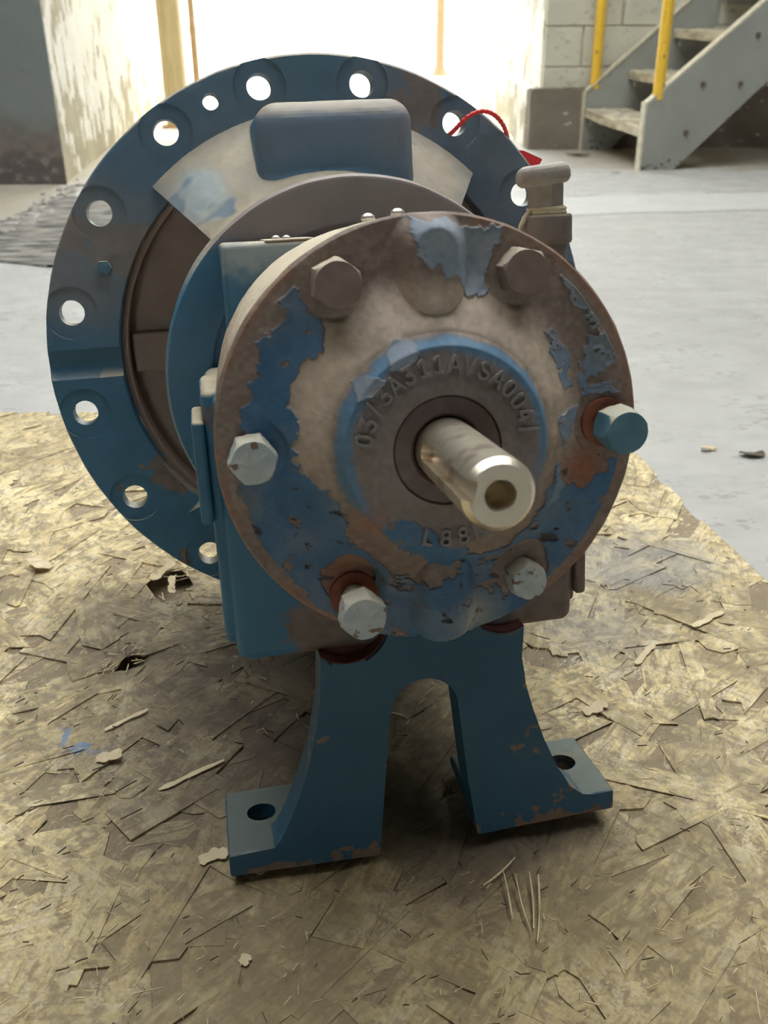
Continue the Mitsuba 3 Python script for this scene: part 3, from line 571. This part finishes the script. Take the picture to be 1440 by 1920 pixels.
# --- adapter: sixteen-hole flange, two conical arms and the hub ring
R0, RB, RI = 0.2239, 0.2050, 0.1675
fl = lathe([(RI, -0.020), (R0 - 0.002, -0.020), (R0, -0.018), (R0, -0.0015), (R0 - 0.0015, 0), (RI + 0.001, 0), (RI, -0.001)], 256)
ROT90 = lambda m: m
for k in range(16):
    t = math.pi / 2 - math.pi / 16 + k * math.pi / 8 - 0.006
    x, y = RB * math.cos(t), RB * math.sin(t)
    fl = fl - cyl(0.0098, -0.03, 0.01, x, y, 48) - cyl(0.0205, -0.0017, 0.01, x, y, 64)
t = math.atan2(0.1914, -0.0767); fl = fl - cyl(0.0064, -0.03, 0.01, 0.2065 * math.cos(t), 0.2065 * math.sin(t), 32)
# the filleted step cast across the ring at nine o'clock
fl = fl - Manifold.cylinder(0.08, 0.0165, 0.0165, 64).rotate([0, 90, 0]).translate([-0.24, 0.0010, 0.0115])
def arm(a0, a1, prof):
    m = lathe(prof, int(abs(a1 - a0) / 2) * 8, a1 - a0)
    return m.rotate([0, 0, a0])
aprof = [(RI - 0.002, -0.020), (RI + 0.004, -0.020), (0.184, -0.0005), (0.1825, 0.002), (0.1305, 0.078), (0.126, 0.085), (0.105, 0.085), (0.105, 0.06)]
ad = fl + arm(45.5, 134.0, aprof) + arm(225.5, 314, aprof)
ad = ad + lathe([(0.098, 0.05), (0.127, 0.05), (0.1280, 0.1655), (0.1262, 0.1705), (0.1245, 0.1712), (0.098, 0.1712)], 192)
ad = ad + rbox(-0.050, 0.066, 0.10, 0.183, -0.015, 0.072, 0.017, 10)
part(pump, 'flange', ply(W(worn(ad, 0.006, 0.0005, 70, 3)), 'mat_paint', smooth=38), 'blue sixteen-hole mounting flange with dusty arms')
fb = Manifold.cylinder(0.006, 0.0062, 0.0058, 6).translate([-0.1714, 0.0739, 0]) + cyl(0.0035, 0.006, 0.0075, -0.1714, 0.0739, 24)
part(pump, 'flange__jack_bolt', ply(W(fb), 'mat_bolt_blue', smooth=25))
# --- inside the flange windows: the brown back plate, its ribs and the sleeve
bpz = -0.050
bk = cyl(0.1675, bpz - 0.012, bpz) + lathe([(0.1625, bpz), (0.1675, bpz), (0.1675, -0.019), (0.1625, -0.019)], 160)
bk = bk + rbox(-0.160, -0.05, -0.0145, 0.0185, bpz - 0.01, bpz + 0.012, 0.002, 2) + rbox(0.05, 0.160, -0.0145, 0.0185, bpz - 0.01, bpz + 0.012, 0.002, 2)
part(pump, 'back_plate', ply(W(worn(bk, 0.01, 0.0006, 60, 5)), 'mat_iron', smooth=38), 'dusty brown cast iron back plate seen through the windows')
part(pump, 'sleeve', ply(W(lathe([(0.05, bpz), (0.07, bpz), (0.062, 0.06), (0.05, 0.06)], 96)), 'mat_iron', smooth=38))
# --- bearing housing: ring disc, box body and front boss
body = cyl(0.1255, 0.150, 0.1695, 0, 0, 160)
upper = rbox(-0.0860, 0.0860, -0.02, 0.0903, 0.150, 0.218, 0.0035, 6)
lower = Manifold.batch_hull([Manifold.sphere(0.007, 24).translate([x, y, z]) for (x, z) in ((-0.0935, 0.280), (0.0965, 0.280), (-0.097, 0.18), (0.097, 0.18)) for y in (-0.1355, 0.0075)])
pad = rbox(-0.1062, -0.09, -0.133, 0.0155, 0.215, 0.280, 0.004, 6) + rbox(0.09, 0.1075, -0.133, 0.0155, 0.215, 0.280, 0.004, 6)
rear = cyl(0.085, 0.16, 0.26)
body = body + upper + lower + pad + rear
boss = lathe([(0.0, 0.20), (0.0950, 0.20), (0.0962, 0.22), (0.1006, 0.34), (0.1010, 0.3570), (0.1002, 0.3578), (0.0930, 0.3584), (0.0930, 0.362), (0.0, 0.362)], 192)
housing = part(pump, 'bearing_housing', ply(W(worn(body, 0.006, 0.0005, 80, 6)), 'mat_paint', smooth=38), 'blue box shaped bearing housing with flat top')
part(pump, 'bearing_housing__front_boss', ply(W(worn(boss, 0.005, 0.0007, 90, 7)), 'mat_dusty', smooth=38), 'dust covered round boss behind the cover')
for sgn in (-1, 1):
    y0, y1 = (-0.058, 0.0005) if sgn < 0 else (-0.1262, -0.06)
    x0, x1 = sorted((sgn * 0.1055, sgn * 0.1125))
    sc_ = part(pump, 'side_cover', ply(W(rbox(x0, x1, y0, y1, 0.235, 0.285, 0.0025, 5)), 'mat_paint', smooth=38))
    if sgn > 0:
        for yy in (-0.112, -0.075):
            b = tm(hexm(0.0052, 0.004)); b.apply_transform(trimesh.transformations.rotation_matrix(math.pi / 2, [0, 1, 0])); b.apply_translation([0.112, yy, 0.262])
            part(pump, 'side_cover_001__bolt', ply(W(b), 'mat_bolt_blue'))
# --- nameplate with drive rivets, and two stray rivets on the boss
npl = part(pump, 'nameplate', ply(W(rbox(-0.060, -0.031, 0.0898, 0.0911, 0.176, 0.2175, 0.0006, 2)), 'mat_dusty', smooth=30), 'thin metal plate lying edge-on on the housing top')
def rivet(x, y, z, r, up):
    s = trimesh.creation.icosphere(3, r); s.vertices *= [1.25, 0.85, 1.0]; s.apply_translation([x, y, z]); return s
for x, y, z in ((-0.0520, 0.0915, 0.200), (-0.0463, 0.0913, 0.206)):
    part(pump, 'nameplate__rivet', ply(W(rivet(x, y, z, 0.0022, 0)), 'mat_rivet', smooth=True), 'shiny domed rivet')
for x, y, z in ((-0.0180, 0.1000, 0.330), (-0.0045, 0.1015, 0.335)):
    part(pump, 'bearing_housing__rivet', ply(W(rivet(x, y, z, 0.0027, 0)), 'mat_rivet', smooth=True), 'shiny domed rivet')

# --- round bearing cover: fine height field with flaking paint as real thickness
BOLT_R = 0.0850
bolt_at = [math.radians(120 + 60 * k) for k in range(6)]
nr, nt = 250, 1500
th = np.linspace(0, 2 * np.pi, nt, endpoint=False)
LB, LT = np.array([0.0015, -0.0875]), np.array([0.0015, 0.080])
ro = 0.1015 + 0.0007 * (meshkit.fbm(np.stack([np.cos(th) * 9, np.sin(th) * 9, th * 0], -1), 4, 2) - 0.5)
ux, uy = np.cos(th), np.sin(th); bq = ux * LB[0] + uy * LB[1]; disc = bq ** 2 - (LB @ LB - 0.0163 ** 2)
ro = np.where((disc > 0) & (uy < 0), np.maximum(ro, bq + np.sqrt(np.maximum(disc, 0))), ro)
rr = np.linspace(0, 1, nr)[:, None]; RR = 0.0248 + rr * (ro[None] - 0.0248); X, Y = RR * ux, RR * uy
def sstep(a, b, x): t = np.clip((x - a) / (b - a), 0, 1); return t * t * (3 - 2 * t)
def cover_h(X, Y):
    r = np.hypot(X, Y)
    h = 0.371 + 0.0185 * (1 - sstep(0.046, 0.0800, r)) + 0.0085 * (1 - sstep(0.0455, 0.0510, r)) + 0.002 * (1 - sstep(0.0265, 0.047, r))
    for (cx, cy), seg in ((LB, 1), (LT, -1)):                       # lugs at six and twelve o'clock
        yy = np.clip(Y, -0.0875, -0.062) if seg > 0 else np.clip(Y, 0.0685, 0.0855)
        d = np.hypot(X - cx, Y - yy); h = np.maximum(h, 0.371 + (0.0145 if seg > 0 else 0.0150) * (1 - sstep(0.0085, 0.0185, d)))
    for t in bolt_at:                                               # spot faces under the bolts
        d = np.hypot(X - BOLT_R * math.cos(t), Y - BOLT_R * math.sin(t)); k = sstep(0.0150, 0.0175, d); h = np.where(h > 0.371, 0.371 + (h - 0.371) * k, h)
    return h - 0.0016 * sstep(0.1003, 0.1016, r) * (np.hypot(X - LB[0], Y - LB[1]) > 0.02)
# where paint survives, in the cover's own x, y (metres)
POLYS = {
'arc' : [(-0.0626, 0.0752), (-0.0484, 0.0783), (-0.0499, 0.0641), (-0.047, 0.0582), (-0.0492, 0.0479), (-0.0573, 0.0379), (-0.0633, 0.0317), (-0.0669, 0.0219), (-0.0623, 0.0142), (-0.0671, 0.0048), (-0.0653, -0.0028), (-0.0608, -0.0082), (-0.0578, -0.0174), (-0.053, -0.0192), (-0.0453, -0.0343), (-0.047, -0.042), (-0.0348, -0.0501), (-0.0212, -0.0639), (-0.007, -0.0698), (0.0093, -0.0635), (-0.0064, -0.0561), (-0.0165, -0.0468), (-0.0266, -0.043), (-0.0298, -0.0307), (-0.022, -0.0277), (-0.0082, -0.0357), (-0.0059, -0.0427), (0.0096, -0.0525), (0.0283, -0.0547), (0.0433, -0.0468), (0.0529, -0.0249), (0.0583, -0.0149), (0.0746, -0.0138), (0.0994, -0.0216), (0.0996, -0.0297), (0.086, -0.0447), (0.0778, -0.0605), (0.0639, -0.0757), (0.047, -0.0937), (0.0191, -0.1015), (0.0049, -0.1141), (-0.0141, -0.1114), (-0.0375, -0.0966), (-0.0599, -0.0796), (-0.0783, -0.0556), (-0.0889, -0.0359), (-0.0933, -0.0175), (-0.0897, -0.0054), (-0.0885, 0.0142), (-0.0842, 0.0282), (-0.0787, 0.036), (-0.0754, 0.0556), (-0.0664, 0.0572), (-0.0623, 0.0638), (-0.0654, 0.0686)] ,
'top': [(-0.0082, 0.0977), (0.0372, 0.0931), (0.0346, 0.083), (0.0284, 0.0788), (0.0306, 0.0672), (0.0219, 0.0638), (0.0152, 0.07), (0.013, 0.0763), (0.0064, 0.0744), (0.003, 0.0803), (-0.0019, 0.0772), (-0.006, 0.0831)] ,
'flk1' : [(-0.0406, 0.0326), (-0.0322, 0.0355), (-0.0265, 0.0327), (-0.0303, 0.0271), (-0.0388, 0.0243)] ,
'flk2' : [(-0.0249, 0.0435), (-0.0186, 0.0505), (-0.0104, 0.0471), (-0.0119, 0.0407), (-0.0205, 0.0362), (-0.0241, 0.0365)] ,
'right' : [(0.0748, 0.0519), (0.0878, 0.0583), (0.0975, 0.0379), (0.0992, 0.0251), (0.0884, 0.0235), (0.0927, 0.0129), (0.0751, 0.0131), (0.071, 0.0249), (0.0762, 0.037)] ,
'right4' : [(0.0608, 0.0802), (0.0693, 0.0774), (0.079, 0.0588), (0.0784, 0.0442), (0.0712, 0.052), (0.0652, 0.0669)] ,
'right2' : [(0.0551, 0.0463), (0.0602, 0.0448), (0.0681, 0.0282), (0.0695, 0.0155), (0.0629, 0.0173), (0.0576, 0.029)] ,
'right3' : [(0.0582, 0.0092), (0.0687, 0.007), (0.0702, -0.0125), (0.0609, -0.0327), (0.0541, -0.0374), (0.0582, -0.0166)] ,
}
cov_polys = {k: Polygon(v).buffer(0) for k, v in POLYS.items()}
def warp(X, Y, amp, sc, seed):
    p = np.stack([X * sc, Y * sc, X * 0], -1)
    return X + amp * 2 * (meshkit.fbm(p, 5, seed) - 0.5), Y + amp * 2 * (meshkit.fbm(p, 5, seed + 50) - 0.5)
def in_poly(g, X, Y): return shapely.contains_xy(g, X.ravel(), Y.ravel()).reshape(X.shape)
wx, wy = warp(X, Y, 0.0052, 120, 1); wx2, wy2 = warp(X, Y, 0.0016, 520, 31); wx, wy = wx + wx2 - X, wy + wy2 - Y
paint = np.zeros(X.shape, bool)
for k in ('arc', 'top', 'right', 'right2', 'right3', 'right4'): paint |= in_poly(cov_polys[k], wx, wy)
vx, vy = warp(X, Y, 0.0018, 220, 4)
for k in ('flk1', 'flk2'): paint |= in_poly(cov_polys[k], vx, vy)
r_ = np.hypot(X, Y)
P3 = np.stack([X, Y, X * 0], -1); n_w = meshkit.fbm(P3 * 25, 3, 66)
n1, n2, n3 = meshkit.fbm(P3 * 45, 4, 11), meshkit.fbm(P3 * 150, 4, 12), meshkit.fbm(P3 * 420, 3, 13)
ang = np.arctan2(Y, X)
# loose chips broken out of the blue, most of them low on the cover
chip = (n2 + 0.30 * (n3 - 0.5) + 0.10 * sstep(-0.02, -0.07, Y) + 0.05 * (n1 - 0.5)) > 0.80
flaky = in_poly(Polygon([(0.052, -0.02), (0.056, 0.03), (0.045, 0.062), (0.060, 0.085), (0.105, 0.050), (0.105, -0.055), (0.06, -0.09), (0.02, -0.075), (0.035, -0.045)]), X, Y)
chip = chip | (flaky & (Y > -0.012 + 0.02 * (n1 - 0.5)) & (meshkit.fbm(np.stack([X * 150, Y * 240, X * 0], -1), 4, 77) > 0.60))
def disc_at(x, y, r, w=0.003): 
    a, b = warp(X, Y, w, 160, 9); return np.hypot(a - x, b - y) < r
gone = disc_at(-0.0440, -0.0640, 0.0125) | disc_at(0.073, -0.0165, 0.0145, 0.004) | disc_at(0.0415, -0.068, 0.0142) | disc_at(0.0440, 0.0735, 0.0165, 0.004) | disc_at(-0.0425, 0.0735, 0.0160, 0.004)
rimbare = (r_ > 0.0935 + 0.006 * (n1 - 0.5)) & (ang > math.radians(-60) ) & (ang < math.radians(215)) | (r_ > 0.0945 + 0.008 * (n1 - .5)) & ((ang > math.radians(160)) | (ang < math.radians(-132)))
topz = in_poly(cov_polys['top'], wx, wy)
slit = paint & (meshkit.fbm(np.stack([X * 120 + 0.5 * Y * 120 + 3 * n_w, Y * 190 + 3 * n_w, X * 0], -1), 4, 91) > 0.748) & (Y < -0.015) & (r_ > 0.055)
paint = paint & ~slit & ~(chip & ~topz) & ~gone & ~(rimbare & ~topz & (r_ > 0.0945))
# distance to the nearest paint edge, in metres (polar grid spacing about 0.3 mm)
dd_in = ndimage.distance_transform_edt(np.tile(paint, (1, 3)))[:, nt:2 * nt] * 0.0003
soft = ndimage.gaussian_filter(paint.astype(float), 0.7, mode=('nearest', 'wrap'))
Z = cover_h(X, Y)
curl = np.exp(-dd_in / 0.0013) * np.clip(n1 * 2.2 - 0.75, 0, 1) * 0.0016
more = in_poly(Polygon([(0.052, -0.02), (0.056, 0.03), (0.045, 0.062), (0.060, 0.085), (0.105, 0.050), (0.105, -0.055), (0.06, -0.09), (0.02, -0.075), (0.035, -0.045)]), X, Y)
Z = Z + soft * (0.00065 + curl * (1 + 0.8 * more)) + 0.0003 * (n3 - 0.5) + 0.0007 * (n2 - 0.5) * (1 - 0.4 * soft) + 0.0006 * (n1 - 0.5)
# colours of the two layers
def mixv(a, b, t): return np.asarray(a) * (1 - t[..., None]) + np.asarray(b) * t[..., None]
base = mixv([0.125, 0.090, 0.074], [0.265, 0.205, 0.162], np.clip(0.15 + 0.7 * n1 + 0.35 * (n3 - 0.5), 0, 1))
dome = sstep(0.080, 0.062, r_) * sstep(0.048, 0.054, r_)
base = mixv(base, [0.62, 0.50, 0.38], 0.66 * dome * sstep(-0.035, 0.03, Y + 0.02 * (n1 - 0.5)) * (0.6 + 0.6 * n2))  # tan dust on the dome, upper half lightened further to paint top light
base = mixv(base, [0.17, 0.145, 0.135], 0.75 * (r_ < 0.047))
rust = np.maximum(np.exp(-((X + 0.0360) ** 2 + (Y + 0.0315) ** 2) / 0.0068 ** 2), np.exp(-((X - 0.074) ** 2 + (Y + 0.022) ** 2) / 0.013 ** 2))
rust = np.maximum(rust, np.exp(-((X + 0.044) ** 2 + (Y + 0.064) ** 2) / 0.014 ** 2))
rust = np.maximum(rust, 0.45 * (r_ > 0.0975) * sstep(0.5, 0.62, n1))
base = mixv(base, [0.25, 0.085, 0.04], np.clip(rust * (0.30 + 0.8 * n2), 0, 0.8))
base = mixv(base, [0.03, 0.028, 0.032], 0.85 * slit)
pc = mixv([0.026, 0.088, 0.170], [0.080, 0.160, 0.255], np.clip(0.2 + 0.6 * n1 + 0.5 * (n2 - 0.5), 0, 1))
pale = np.clip(topz * 1.0 + in_poly(cov_polys['flk1'], vx, vy) + in_poly(cov_polys['flk2'], vx, vy) + 0.8 * in_poly(cov_polys['right2'], wx, wy) + 0.7 * in_poly(cov_polys['right3'], wx, wy) + 0.6 * in_poly(cov_polys['right'], wx, wy) + 0.9 * in_poly(cov_polys['right4'], wx, wy), 0, 1)
pc = mixv(pc, [0.27, 0.285, 0.30], 0.75 * pale * (0.5 + 0.7 * n2))
pc = mixv(pc, [0.23, 0.215, 0.18], 0.45 * np.clip(2.2 * n1 - 0.9, 0, 1))
pc = mixv(pc, [0.36, 0.33, 0.26], 0.7 * np.exp(-((X - 0.016) ** 2 + (Y + 0.090) ** 2) / 0.010 ** 2))
pc = mixv(pc, [0.03, 0.035, 0.045], 0.5 * np.exp(-dd_in / 0.0004) * (n3 > 0.45))
ring = sstep(0.0505, 0.0475, r_ + 0.004 * (n2 - 0.5)) * sstep(0.0405, 0.0455, r_ + 0.006 * (n1 - 0.5)) * sstep(-0.35, 0.25, np.sin(ang - 0.15) + 0.35)
base = mixv(base, [0.075, 0.165, 0.255], np.clip(ring * 1.1, 0, 0.9))
col = base * (1 - soft[..., None]) + pc * soft[..., None]
col *= (0.86 + 0.28 * n3)[..., None]
# close the sheet: rim wall behind, and the seal bore in the middle
Xa = np.vstack([X[:1], X, X[-1:] * 1.0, X[-1:] * 0.985]); Ya = np.vstack([Y[:1], Y, Y[-1:], Y[-1:] * 0.985])
Za = np.vstack([Z[:1] * 0 + 0.390, Z, Z[-1:] * 0 + 0.3635, Z[-1:] * 0 + 0.3625]); Ca = np.concatenate([col[:1] * 0.5, col, np.broadcast_to([0.36, 0.29, 0.21], col[-1:].shape), np.broadcast_to([0.36, 0.29, 0.21], col[-1:].shape)])
Xa, Ya, Za = (np.hstack([q, q[:, :1]]) for q in (Xa, Ya, Za)); Ca = np.concatenate([Ca, Ca[:, :1]], 1)
cm = grid_mesh(Xa, Ya, Za)
cv_ = part(pump, 'bearing_cover', ply(W(cm), 'mat_cover', smooth=True, color=Ca.reshape(-1, 3)), 'round brown cover with curling blue paint')
# cast characters round the seal
def glyph(ch, deg, rad, up_out=True, h=0.0076, z=0.3988):
    g = meshkit.text_mesh(ch, h, 0.0019, bold=True); g.apply_translation([-g.bounds[:, 0].mean(), -h / 2, 0])
    g.vertices[:, 0] *= 0.92
    a = math.radians(deg); rot = a - math.pi / 2 if up_out else a + math.pi / 2
    g.apply_transform(trimesh.transformations.rotation_matrix(rot, [0, 0, 1])); g.apply_translation([rad * math.cos(a), rad * math.sin(a), z]); return g
gl = [glyph(c, 168 - 10.55 * k, 0.0382) for k, c in enumerate('03/3A311AVSA004/')]
gl += [glyph(c, -105 + 11.5 * k, 0.0405, False) for k, c in enumerate('L88N')]
def mat_letters(p, n, uv):
    x, y, z = plocal(p)
    return mix(C(0.15, 0.13, 0.125), C(0.21, 0.185, 0.17), fbm(x * 300, y * 300, z * 300, 3))
bumped('mat_letters', mat_letters, lambda p, n, uv: 0.0003 * fbm(p.x * 400, p.y * 400, p.z * 400, 3), 0.6)
for g in gl: part(cv_, 'cast_character', ply(W(g), 'mat_letters'))
# bolts: hex heads with chamfered corners, washer face, grade marks
def bolt_mesh(r, h, rot, marks, shank=0.0):
    hx = hexm(r, h).rotate([0, 0, math.degrees(rot)]) ^ lathe([(0, -0.001), (r * 1.1, -0.001), (r * 1.1, h * 0.62), (r * 0.86, h), (0, h)], 64)
    hx = hx + cyl(r * 0.87, -0.0012, 0.0002)
    for k in range(marks):
        a = 0.5 + k * 2 * math.pi / max(marks, 1)
        hx = hx + Manifold.cube([r * 0.36, r * 0.10, 0.0007], True).translate([r * 0.5, 0, h + 0.0001]).rotate([0, 0, math.degrees(a)])
    if shank: hx = hx + cyl(r * 0.5, -shank, 0.0, seg=40)
    return hx
specs = [(0, 0.0115, 0.3722, 0.0165, 0.42, 0, 'mat_bolt_brown', 'brown dust covered bolt'), (1, 0.0112, 0.3735, 0.0155, 0.10, 5, 'mat_bolt_grey', 'grey bolt with radial marks'),
         (2, 0.0112, 0.3905, 0.0135, 0.30, 4, 'mat_bolt_grey', 'bolt standing half unscrewed'), (3, 0.0098, 0.3722, 0.0125, 0.55, 3, 'mat_bolt_grey', 'pale bolt in a chipped ring'),
         (4, 0.0112, 0.3835, 0.0160, 0.25, 0, 'mat_bolt_blue', 'blue bolt with a pale top'), (5, 0.0112, 0.3722, 0.0125, 0.80, 0, 'mat_bolt_brown', 'brown dust covered bolt')]
for k, r, z, h, rot, marks, mt, lab in specs:
    a = bolt_at[k]; b = bolt_mesh(r, h, rot, marks, z - 0.366)
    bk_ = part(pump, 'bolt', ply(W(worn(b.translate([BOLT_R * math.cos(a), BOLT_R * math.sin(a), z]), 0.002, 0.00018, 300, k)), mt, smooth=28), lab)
    if z > 0.375: part(pump, bk_.split('__')[1] + '__washer', ply(W(lathe([(0.006, 0.3715), (0.0118, 0.3715), (0.0118, 0.3738), (0.006, 0.3738)], 48).translate([BOLT_R * math.cos(a), BOLT_R * math.sin(a), 0])), 'mat_rust', smooth=30), 'rusty washer')
# --- seal and shaft
part(pump, 'oil_seal', ply(W(lathe([(0.0146, 0.385), (0.0246, 0.385), (0.0246, 0.3985), (0.0238, 0.3992), (0.0165, 0.3984), (0.0150, 0.3965), (0.0146, 0.394)], 128)), 'mat_seal', smooth=35), 'dark brown seal ring')
RS = 0.0143
sh = lathe([(0, -0.04), (RS, -0.04), (RS, 0.4735), (RS - 0.0022, 0.4765), (0, 0.4765)], 160)
sh = sh - lathe([(0, 0.440), (0.0044, 0.446), (0.0046, 0.4728), (0.0066, 0.4775), (0, 0.4775)], 96)
ka = math.radians(166)
kw = mbox(RS - 0.0048, RS + 0.01, -0.0040, 0.0040, 0.4115, 0.49) + cyl(0.0040, RS - 0.0048, RS + 0.01, 0, 0, 40).rotate([0, 90, 0]).translate([0, 0, 0.4115])
sh = sh - kw.rotate([0, 0, math.degrees(ka)])
part(pump, 'shaft', ply(W(sh), 'mat_steel', smooth=30), 'bare steel shaft with keyway and centre hole')
# --- foot: arched web with two bolted base lugs
wf, wb = 0.2960, 0.2720
arc_l = [(-0.0535, -0.118), (-0.0545, -0.150), (-0.056, -0.168), (-0.0595, -0.186), (-0.0645, -0.206), (-0.0715, -0.226), (-0.0795, -0.2445), (-0.0865, -0.2575), (-0.091, -0.2625)]
arc_r = [(0.0700, -0.118), (0.0675, -0.158), (0.0700, -0.177), (0.0745, -0.195), (0.0815, -0.216), (0.0900, -0.237), (0.0985, -0.2520), (0.107, -0.2595), (0.113, -0.2608)]
outl = arc_l + [(-0.1185, -0.2640), (-0.1185, -0.2775), (-0.0265, -0.2795), (-0.0215, -0.238), (-0.0150, -0.184)]
cu = [(0.0065 + 0.0205 * math.cos(t), -0.1835 + 0.0205 * math.sin(t)) for t in np.linspace(math.pi * 0.97, 0.03 * math.pi, 17)]
outl += cu + [(0.0315, -0.236), (0.0370, -0.2765), (0.1275, -0.2732), (0.1275, -0.2605)] + arc_r[::-1]
web = extr(Polygon(outl).buffer(-0.0006).buffer(0.0006), wb, wf)
def lug(x0, x1, yt, yb, hx, hz):
    hullp = [Manifold.sphere(0.002, 16).translate([x, y, z]) for x in (x0 + 0.002, x1 - 0.002) for (y, z) in ((yt - 0.002, wf - 0.002), (yb + 0.002, wf - 0.002), (yt - 0.002, 0.229), (yb + 0.0085, 0.229))]
    return Manifold.batch_hull(hullp) - Manifold.cylinder(0.06, 0.0093, 0.0093, 48).rotate([90, 0, 0]).translate([hx, -0.24, hz])
foot = web + lug(-0.1188, -0.027, -0.2628, -0.2785, -0.0962, 0.2555) + lug(0.037, 0.1283, -0.2596, -0.2745, 0.1075, 0.2570)
foot = foot + mbox(-0.050, 0.066, -0.145, -0.112, 0.262, 0.300)        # head of the web bolted under the housing
for bx_, by_, r in ((-0.0378, -0.1225, 0.0245), (0.0575, -0.1175, 0.0225)):
    foot = foot - Manifold.cylinder(0.03, r, r, 64).translate([bx_, by_, 0.2840])
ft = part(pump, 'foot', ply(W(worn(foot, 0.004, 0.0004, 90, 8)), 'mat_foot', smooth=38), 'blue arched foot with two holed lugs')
for (bx_, by_, r) in ((-0.0378, -0.1225, 0.0243), (0.0575, -0.1175, 0.0223)):
    pk = lathe([(0, 0.2838), (r, 0.2838), (r, 0.2960), (r - 0.0006, 0.2960), (r - 0.0006, 0.2846), (0, 0.2846)], 72).translate([bx_, by_, 0]) ^ extr(Polygon(outl).buffer(-0.0004), 0.28, 0.30)
    part(ft, 'bolt_pocket', ply(W(pk), 'mat_pocket', smooth=35), 'rusty round pocket')
# --- oil breather standing on an elbow at the right of the housing
bz, bx0 = 0.250, 0.1005
el = tube(spline([[0.080, 0.047, bz], [0.090, 0.048, bz], [0.0975, 0.054, bz], [bx0, 0.064, bz], [bx0, 0.075, bz], [bx0, 0.084, bz]], 24), np.r_[np.full(20, 0.0118), np.full(4, 0.0122)], 40)
br = part(pump, 'oil_breather', ply(W(el), 'mat_paint', smooth=40), 'pipe elbow with coupling and plug standing beside the cover')
Y_ = lambda m: tm(m) if False else m.rotate([-90, 0, 0])
cp = lathe([(0.008, 0.0805), (0.0138, 0.0805), (0.0146, 0.082), (0.0146, 0.0955), (0.0138, 0.0968), (0.008, 0.0968)], 72).rotate([-90, 0, 0]).translate([bx0, 0, bz])
part(br, 'coupling', ply(W(worn(cp, 0.002, 0.0003, 150, 2)), 'mat_paint', smooth=38))
tp = lathe([(0.006, 0.0962), (0.0112, 0.0962), (0.0118, 0.0975), (0.0110, 0.0988), (0.0116, 0.0999), (0.0104, 0.1012), (0.006, 0.1012)], 48).rotate([-90, 0, 0]).translate([bx0, 0, bz])
part(br, 'sealing_tape', ply(W(worn(tp, 0.0015, 0.0004, 300, 3)), 'mat_tape', smooth=60), 'beige sealing tape')
ts = tube(spline([[0.0905, 0.0995, bz + 0.003], [0.0870, 0.0965, bz + 0.004], [0.0845, 0.0925, bz + 0.004], [0.0825, 0.088, bz + 0.004]], 14), np.r_[np.full(10, 0.0016), np.linspace(0.0016, 0.0008, 4)], 8)
part(br, 'tape_end', ply(W(ts), 'mat_tape', smooth=50), 'loose end of tape')
nk = (Manifold.cylinder(0.0150, 0.0108, 0.0108, 8) + cyl(0.0092, -0.001, 0.016)).rotate([-90, 0, 0]).translate([bx0 - 0.0005, 0.1000, bz])
part(br, 'neck', ply(W(worn(nk, 0.003, 0.0002, 200, 4)), 'mat_cap', smooth=30))
sq = Polygon([(0.0148 * math.copysign(abs(math.cos(t)) ** 0.75, math.cos(t)), 0.0148 * math.copysign(abs(math.sin(t)) ** 0.75, math.sin(t))) for t in np.linspace(0, 2 * math.pi, 49)[:-1]])
layers = [Manifold.extrude(CrossSection([np.array(shapely.geometry.polygon.orient(sq.buffer(-o)).exterior.coords)[:-1]]), 0.0004).translate([0, 0, z]) for o, z in ((0.0030, 0.0), (0.0010, 0.0014), (0, 0.0032), (0, 0.0062), (0.0008, 0.0084), (0.0022, 0.0100), (0.0045, 0.0110))]
cp2 = Manifold.batch_hull(layers).rotate([-90, 0, 0]).rotate([0, 0, 5.5]).translate([bx0 - 0.0015, 0.1128, bz])
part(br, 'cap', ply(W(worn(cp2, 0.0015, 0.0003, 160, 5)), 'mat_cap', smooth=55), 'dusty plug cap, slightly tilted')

# ------------------------------------------------------------------ red tie through a flange hole
tie = thing('cable_tie', 'red beaded plastic tie looped through an upper flange hole of the pump', 'cable tie')
pts = spline([[0.1100, 0.1590, -0.030], [0.1120, 0.1615, -0.012], [0.1150, 0.1660, 0.006], [0.1215, 0.1722, 0.012], [0.1330, 0.1765, 0.012], [0.1450, 0.1740, 0.008], [0.1550, 0.1660, 0.001], [0.1625, 0.1560, -0.012], [0.1700, 0.146, -0.030]], 220)
s_ = np.linspace(0, 1, 220)
part(tie, 'beaded_strap', ply(W(tube(pts, 0.00135 + 0.00055 * np.abs(np.sin(s_ * 95)), 10)), 'mat_red', smooth=60), 'beaded strap')
tg = extr(Polygon([(0.166, 0.150), (0.183, 0.1475), (0.1985, 0.1405), (0.190, 0.128), (0.168, 0.132)]).buffer(0.001), -0.034, -0.032)
part(tie, 'tag', ply(W(tg), 'mat_red'), 'flat red tag behind the flange')
